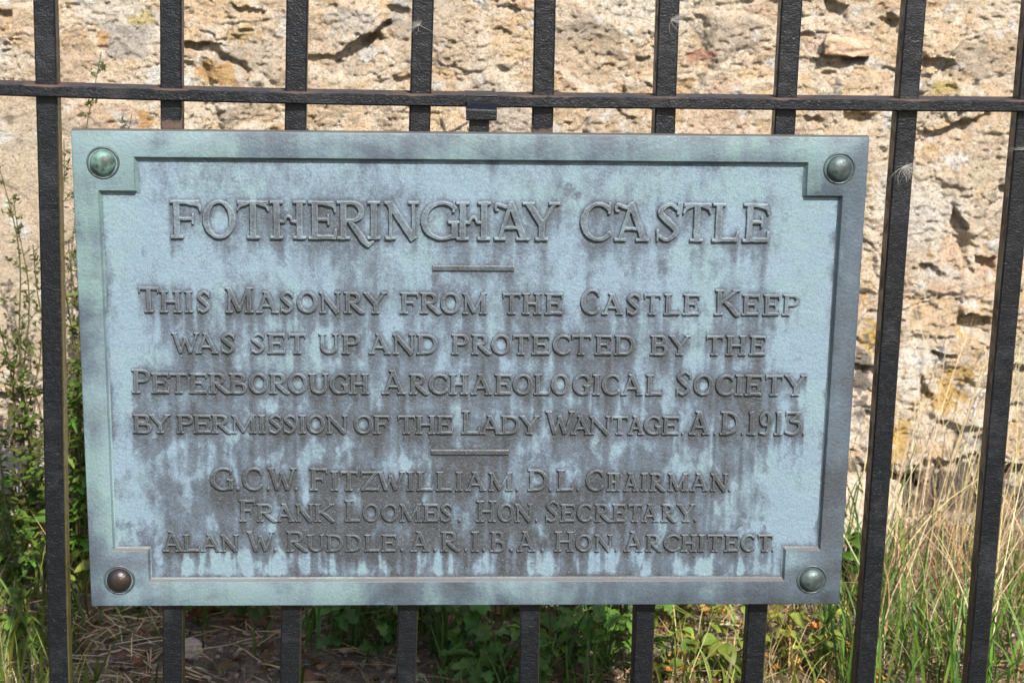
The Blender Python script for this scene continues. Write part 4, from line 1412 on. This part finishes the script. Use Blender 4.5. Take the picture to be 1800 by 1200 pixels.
# --- straw, twigs and dead leaves lying on the soil (uncountable)
lt = Geo()
n = 1900
P = region(n, -200, 2000, 985, 1320)
P[:, 2] += U(0.001, .018, n)
lt.add(leaves(P, U(0, 6.28, n), U(-.25, .3, n), U(-1, 1, n), U(.03, .13, n), U(.0012, .003, n), tone_rows((.36, .265, .16), n, .32), 'lance', .12))
n = 420
P = region(n, -60, 330, 1070, 1320)
P[:, 2] += U(0.003, .022, n)
lt.add(leaves(P, U(0, 6.28, n), U(-.25, .3, n), U(-1, 1, n), U(.03, .10, n), U(.0016, .0034, n), tone_rows((.58, .46, .30), n, .2), 'lance', .12))
n = 1100
P = region(n, -200, 2000, 985, 1320)
P[:, 2] += U(0.001, .012, n)
lt.add(leaves(P, U(0, 6.28, n), U(-.4, .5, n), U(-1, 1, n), U(.010, .030, n), U(.008, .018, n), tone_rows(BROWN, n, .4), 'ovate', .3))
n = 120
P = region(n, 1150, 1560, 1060, 1300)
P[:, 2] += U(0.005, .03, n)
lt.add(leaves(P, U(0, 6.28, n), U(-.2, .6, n), U(-1, 1, n), U(.012, .026, n), U(.010, .018, n), tone_rows((.42, .20, .05), n, .3), 'ovate', .3))
tag(lt.build('straw_litter', M['straw']), kind='stuff')

# --- gravel
ico_v = []; gv = (1 + 5 ** .5) / 2
ico_v = np.array([(-1, gv, 0), (1, gv, 0), (-1, -gv, 0), (1, -gv, 0), (0, -1, gv), (0, 1, gv), (0, -1, -gv), (0, 1, -gv), (gv, 0, -1), (gv, 0, 1), (-gv, 0, -1), (-gv, 0, 1)]) / 1.9
ico_t = np.array([(0, 11, 5), (0, 5, 1), (0, 1, 7), (0, 7, 10), (0, 10, 11), (1, 5, 9), (5, 11, 4), (11, 10, 2), (10, 7, 6), (7, 1, 8),
                  (3, 9, 4), (3, 4, 2), (3, 2, 6), (3, 6, 8), (3, 8, 9), (4, 9, 5), (2, 4, 11), (6, 2, 10), (8, 6, 7), (9, 8, 1)])
n = 2400
P = region(n, -200, 2000, 980, 1320)
n2 = 900
P = np.concatenate([P, region(n2, 120, 740, 1080, 1300)]); n += n2
sz = 0.0018 + 0.0062 * RNG.random(n) ** 4
V = ico_v[None] * (1 + .22 * RNG.standard_normal((n, 12, 3))) * (sz[:, None, None] * np.stack([U(.8, 1.4, n), U(.8, 1.4, n), U(.5, .9, n)], 1)[:, None, :])
a = U(0, 6.28, n)
xr = V[..., 0] * np.cos(a)[:, None] - V[..., 1] * np.sin(a)[:, None]; yr = V[..., 0] * np.sin(a)[:, None] + V[..., 1] * np.cos(a)[:, None]
V = np.stack([xr, yr, V[..., 2]], -1) + P[:, None, :]
V[..., 2] += sz[:, None] * .3
T = (ico_t[None] + np.arange(n)[:, None, None] * 12).reshape(-1, 3)
tn = np.clip(np.array([.27, .22, .165]) * (1 + .35 * RNG.standard_normal((n, 1))) * (1 + .03 * RNG.standard_normal((n, 3))), .03, .8)
gravel = mesh_np('gravel', V.reshape(-1, 3), None, M['stone'], attrs={'tone': np.repeat(tn, 12, 0)}, tris=T)
tag(gravel, kind='stuff')

# --- loose stones
for k, (px, py, sx_, sy_, sz_, rz, lab) in enumerate([
    (52, 905, .13, .07, .055, .2, 'pale flat limestone block lying among weeds beside the leftmost bar'),
    (30, 985, .06, .05, .03, 1.0, 'small cream stone at the foot of the leftmost weeds'),
    (1500, 985, .10, .09, .15, .1, 'upright cream stone against the wall base beside the plaque corner'),
    (330, 1150, .035, .03, .02, .6, 'small pale stone in the gravel under the plaque'),
    (45, 830, .12, .06, .07, -.2, 'grey lichened stone fallen against the wall on the far left'),
]):
    b = on_ground(px, max(py, 985))
    if py < 985 or k == 2:
        b[1] = WY - 0.13; b[0] = at_y(px, py, WY - .1)[0]
        b[2] = float(ground_h(np.array([b[0]]), np.array([b[1]]))[0])
        if k == 4: b[2] += .085; b[1] += .03
    o = rough_block('loose_stone', (sx_, sy_, sz_), None, (.50, .42, .33) if k != 4 else (.33, .31, .28), M['stone'], (b[0], b[1], b[2] + sz_ * .38), (0, 0.06, rz), 20 + k, 9, .13)
    tag(o, lab, 'stone')


# --- leafy weeds
def weed(name, base_px, tips, lab, cat, tone, leafy=1.0, ydepth=None, dry=0.3, stem_tone=(.10, .10, .035), group=None, low=.45):
    """branching weed: several stems rising from one root; tips are (px, py) at the plant's depth"""
    b = on_ground(*base_px)
    if ydepth is not None:
        b = at_y(base_px[0], base_px[1], ydepth); b[2] = float(ground_h(np.array([b[0]]), np.array([ydepth]))[0])
    root = empty(name, tuple(b))
    st = Geo(); fo = Geo()
    for (tx, ty) in tips:
        tip = at_y(tx, ty, b[1] + RNG.uniform(-.05, .03))
        m_ = 22
        t = np.linspace(0, 1, m_)[:, None]
        hx = tip - b
        Ls0 = float(np.linalg.norm(hx))
        path = b + hx * t + np.array([0, 0, 1.0]) * (0.06 * np.linalg.norm(hx) * np.sin(t * math.pi)) + (0.02 + .03 * Ls0) * RNG.uniform(-1, 1) * np.sin(t * math.pi) * np.array([1, .4, 0]) + 0.010 * np.sin(t * 8 + RNG.uniform(0, 6)) * np.array([1, .5, 0]) * np.sin(t * math.pi)
        st.add(tube(path, .0022, .0007, np.array(stem_tone) * RNG.uniform(.8, 1.2), 5))
        Ls = np.linalg.norm(hx)
        # lower leaves
        n = int(70 * leafy * Ls)
        if n:
            q = U(.05, low + .15, n)
            pos = np.stack([np.interp(q, t[:, 0], path[:, i]) for i in range(3)], 1) + RNG.standard_normal((n, 3)) * .006
            fo.add(leaves(pos, U(0, 6.28, n), U(-.3, .8, n), U(-.6, .6, n), U(.012, .034, n), U(.006, .015, n), tone_rows(tone, n, .35), 'lobed', .35))
        # side sprigs with clustered little leaves / seeds towards the tip
        nb = int(31 * Ls) + 3
        for _ in range(nb):
            q = RNG.uniform(low - .1, 1.0)
            p = np.array([np.interp(q, t[:, 0], path[:, i]) for i in range(3)])
            ln_ = RNG.uniform(.008, .045) * (1.15 - q * .7)
            ya = RNG.uniform(0, 6.28)
            e = p + ln_ * np.array([math.cos(ya) * .8, math.sin(ya) * .5, RNG.uniform(.3, .9)])
            st.add(tube(np.stack([p, (p + e) / 2 + [0, 0, .002], e]), .0008, .0005, np.array(stem_tone), 4))
            k = RNG.integers(5, 11)
            qq = U(.25, 1.05, k)[:, None]
            pos = p + (e - p) * qq + RNG.standard_normal((k, 3)) * .0014
            fo.add(leaves(pos, U(0, 6.28, k), U(-.2, 1.2, k), U(0, 6, k), U(.004, .0105, k), U(.0022, .0048, k),
                          tone_rows(np.array(tone) * (1 - dry) + np.array(OLIVE) * dry, k, .3), 'ovate', .2))
    st.build('stem', M['leaf'], root, b)
    fo.build('foliage', M['leaf'], root, b)
    tag(root, lab, cat, group)
    return root


weed('seeding_weed', (150, 985), [(178, 92), (232, 200), (112, 245), (150, 330), (120, 420), (140, 520), (175, 560)], 'tall seeding weed rising between the second bar and the plaque edge', 'weed',
     (.085, .105, .030), .7, 1.06, .5, low=.38)
weed('seeding_weed', (45, 990), [(2, 305), (24, 350), (58, 430), (-30, 380), (80, 520), (40, 560)], 'tall seeding weed with thin stems at the left edge of the photo', 'weed',
     (.085, .105, .028), .6, 1.03, .45, low=.38)
weed('leafy_weed', (75, 1000), [(5, 620), (62, 760), (108, 720), (-40, 700)], 'dense green leafy weed behind the leftmost bar', 'weed', (.085, .135, .025), 2.0, .98, .35, low=.7)
weed('leafy_weed', (150, 1010), [(140, 640), (158, 720), (120, 700), (170, 800), (100, 760)], 'bushy green weed against the left side of the plaque', 'weed', (.065, .13, .02), 2.6, 1.0, .1, low=.75)
weed('leafy_weed', (20, 1060), [(0, 900), (40, 930), (80, 960), (-20, 960)], 'low green weed in front of the fallen stones at left', 'weed', (.075, .13, .025), 3.0, None, .2, low=.7)


def rosette(name, base_px, n, size, height, tone, lab, shape='ovate', spread=.05, pet=True, cat='weed', dead=0.0):
    b = on_ground(*base_px)
    root = empty(name, tuple(b))
    st = Geo(); fo = Geo()
    for k in range(n):
        ya = RNG.uniform(0, 6.28); rr = spread * RNG.random() ** .6
        hgt_ = height * RNG.uniform(.25, 1.0)
        e = b + np.array([rr * math.cos(ya), rr * math.sin(ya) * .8, hgt_])
        mid = b + np.array([rr * .35 * math.cos(ya), rr * .35 * math.sin(ya), hgt_ * .65])
        st.add(tube(np.stack([b, mid, e]), .0013, .0007, np.array(tone) * .9 + .01, 4))
        s = size * RNG.uniform(.55, 1.15)
        tn_ = RUSSET if RNG.random() < dead else tone
        m_ = RNG.integers(2, 4)
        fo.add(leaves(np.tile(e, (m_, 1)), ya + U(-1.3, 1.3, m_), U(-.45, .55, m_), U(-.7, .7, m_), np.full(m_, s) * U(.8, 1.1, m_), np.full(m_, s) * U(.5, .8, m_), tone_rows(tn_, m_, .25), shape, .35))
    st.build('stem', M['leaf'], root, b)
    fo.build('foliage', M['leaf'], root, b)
    tag(root, lab, cat)


rosette('broadleaf_weed', (350, 1098), 20, .036, .10, (.06, .13, .025), 'dark green broadleaf weed with some russet leaves under the plaque near its left end', 'ovate', .05, dead=.25)
rosette('broadleaf_weed', (425, 1095), 18, .032, .09, (.07, .14, .028), 'green and russet weed between the second and third bars below the plaque', 'ovate', .05, dead=.45)
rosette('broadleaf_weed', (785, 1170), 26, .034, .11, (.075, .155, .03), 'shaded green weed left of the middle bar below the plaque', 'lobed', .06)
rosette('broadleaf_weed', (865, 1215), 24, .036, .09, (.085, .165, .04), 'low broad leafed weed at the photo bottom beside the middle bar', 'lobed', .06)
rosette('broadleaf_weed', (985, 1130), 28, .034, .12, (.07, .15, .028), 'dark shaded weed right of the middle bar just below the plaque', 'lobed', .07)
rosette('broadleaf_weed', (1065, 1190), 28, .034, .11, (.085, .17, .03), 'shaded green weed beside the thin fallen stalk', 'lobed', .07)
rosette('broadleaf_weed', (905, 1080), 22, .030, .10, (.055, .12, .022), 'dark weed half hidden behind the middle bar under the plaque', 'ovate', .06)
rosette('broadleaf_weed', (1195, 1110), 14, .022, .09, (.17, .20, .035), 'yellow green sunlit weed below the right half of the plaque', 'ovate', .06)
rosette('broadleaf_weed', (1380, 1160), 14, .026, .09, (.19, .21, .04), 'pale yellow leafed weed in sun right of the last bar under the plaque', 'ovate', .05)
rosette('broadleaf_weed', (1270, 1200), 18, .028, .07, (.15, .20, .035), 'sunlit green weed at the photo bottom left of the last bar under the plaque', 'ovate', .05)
rosette('broadleaf_weed', (1480, 1075), 16, .04, .14, (.06, .125, .02), 'long leaved green weed at the bottom right corner of the plaque', 'lance', .05)
rosette('broadleaf_weed', (55, 1130), 22, .026, .08, (.10, .16, .03), 'small bright weed in dry grass left of the leftmost bar', 'ovate', .06)
rosette('broadleaf_weed', (150, 1050), 16, .030, .08, (.16, .21, .035), 'yellow green weed at the bottom left corner of the plaque', 'ovate', .05)

rosette('broadleaf_weed', (25, 1015), 24, .040, .13, (.085, .15, .03), 'soft broad leafed weed at the left photo edge before the wall foot', 'ovate', .07)
rosette('broadleaf_weed', (120, 1000), 24, .036, .14, (.075, .15, .025), 'bright broad leafed weed between the leftmost bar and the plaque', 'ovate', .06)
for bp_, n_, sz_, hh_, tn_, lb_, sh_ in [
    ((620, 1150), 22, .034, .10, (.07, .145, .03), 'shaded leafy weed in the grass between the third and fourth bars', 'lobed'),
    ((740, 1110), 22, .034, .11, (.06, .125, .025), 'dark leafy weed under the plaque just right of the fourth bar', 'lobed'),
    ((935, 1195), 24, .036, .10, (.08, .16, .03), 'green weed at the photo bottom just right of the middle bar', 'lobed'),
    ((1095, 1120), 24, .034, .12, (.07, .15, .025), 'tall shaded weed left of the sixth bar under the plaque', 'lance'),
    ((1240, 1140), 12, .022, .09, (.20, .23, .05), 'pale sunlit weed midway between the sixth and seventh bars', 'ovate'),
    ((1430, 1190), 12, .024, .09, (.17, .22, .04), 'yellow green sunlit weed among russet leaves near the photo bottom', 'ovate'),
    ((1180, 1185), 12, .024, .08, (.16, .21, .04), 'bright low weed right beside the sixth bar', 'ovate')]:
    rosette('broadleaf_weed', bp_, n_, sz_, hh_, tn_, lb_, sh_, .07)
# a thin dead stalk lying across the shade
p0 = on_ground(962, 1180); p1 = on_ground(1112, 1140)
p0[2] += .035; p1[2] += .06
tt = np.linspace(0, 1, 16)[:, None]
pth = p0 + (p1 - p0) * tt + np.array([0, 0, 1]) * (.006 * np.sin(tt * 3.1)) + .002 * np.sin(tt * 11) * np.array([1, 0, 0])
v_, q_, c_ = tube(pth - p0, .0013, .0008, (.30, .17, .08), 6)
o = mesh_np('dead_stalk', v_, q_, M['straw'], None, {'tone': c_})
o.location = p0
tag(o, 'thin reddish dead stalk leaning across the shaded weeds below the plaque', 'stalk')

# --- thistledown caught on the bars
fm = Mat('seed_down', .7, .3)
fm.color((.30, .29, .27))
for (px, py, sz_, nh, lab) in [(738, 44, .016, 46, 'pale seed fluff caught on the bar left of the hook bracket'), (1180, 35, .020, 40, 'greyish seed fluff on the sixth bar near the top of the photo'),
                               (1590, 292, .022, 60, 'seed fluff on the bar right of the top right rivet'), (1796, 264, .014, 30, 'small seed fluff on the rightmost bar')]:
    c = at_y(px, py, -BW / 2 - .002)
    G_ = Geo()
    for k in range(nh):
        a = RNG.uniform(0, 6.28); l_ = sz_ * RNG.uniform(.4, 1.1)
        if k == 0: main = RNG.uniform(0, 6.28)
        a = main + RNG.normal(0, .9)
        d = np.array([math.cos(a), -RNG.uniform(0, .4), math.sin(a) * .7 + .1])
        tt = np.linspace(0, 1, 6)[:, None]
        pth = d * l_ * tt + np.array([0, 0, -1]) * (.35 * l_ * tt ** 2) + np.array([1, 0, .6]) * (l_ * .28 * np.sin(tt * RNG.uniform(2, 5) + a) * tt)
        pth[:, 1] = np.minimum(pth[:, 1], 0.001)
        G_.add(tube(pth, 00.00014, .00006, (.8, .8, .8), 3))
    o = G_.build('seed_fluff', fm.m)
    o.location = c
    tag(o, lab, 'seed fluff', 'seed fluff caught on the railing')
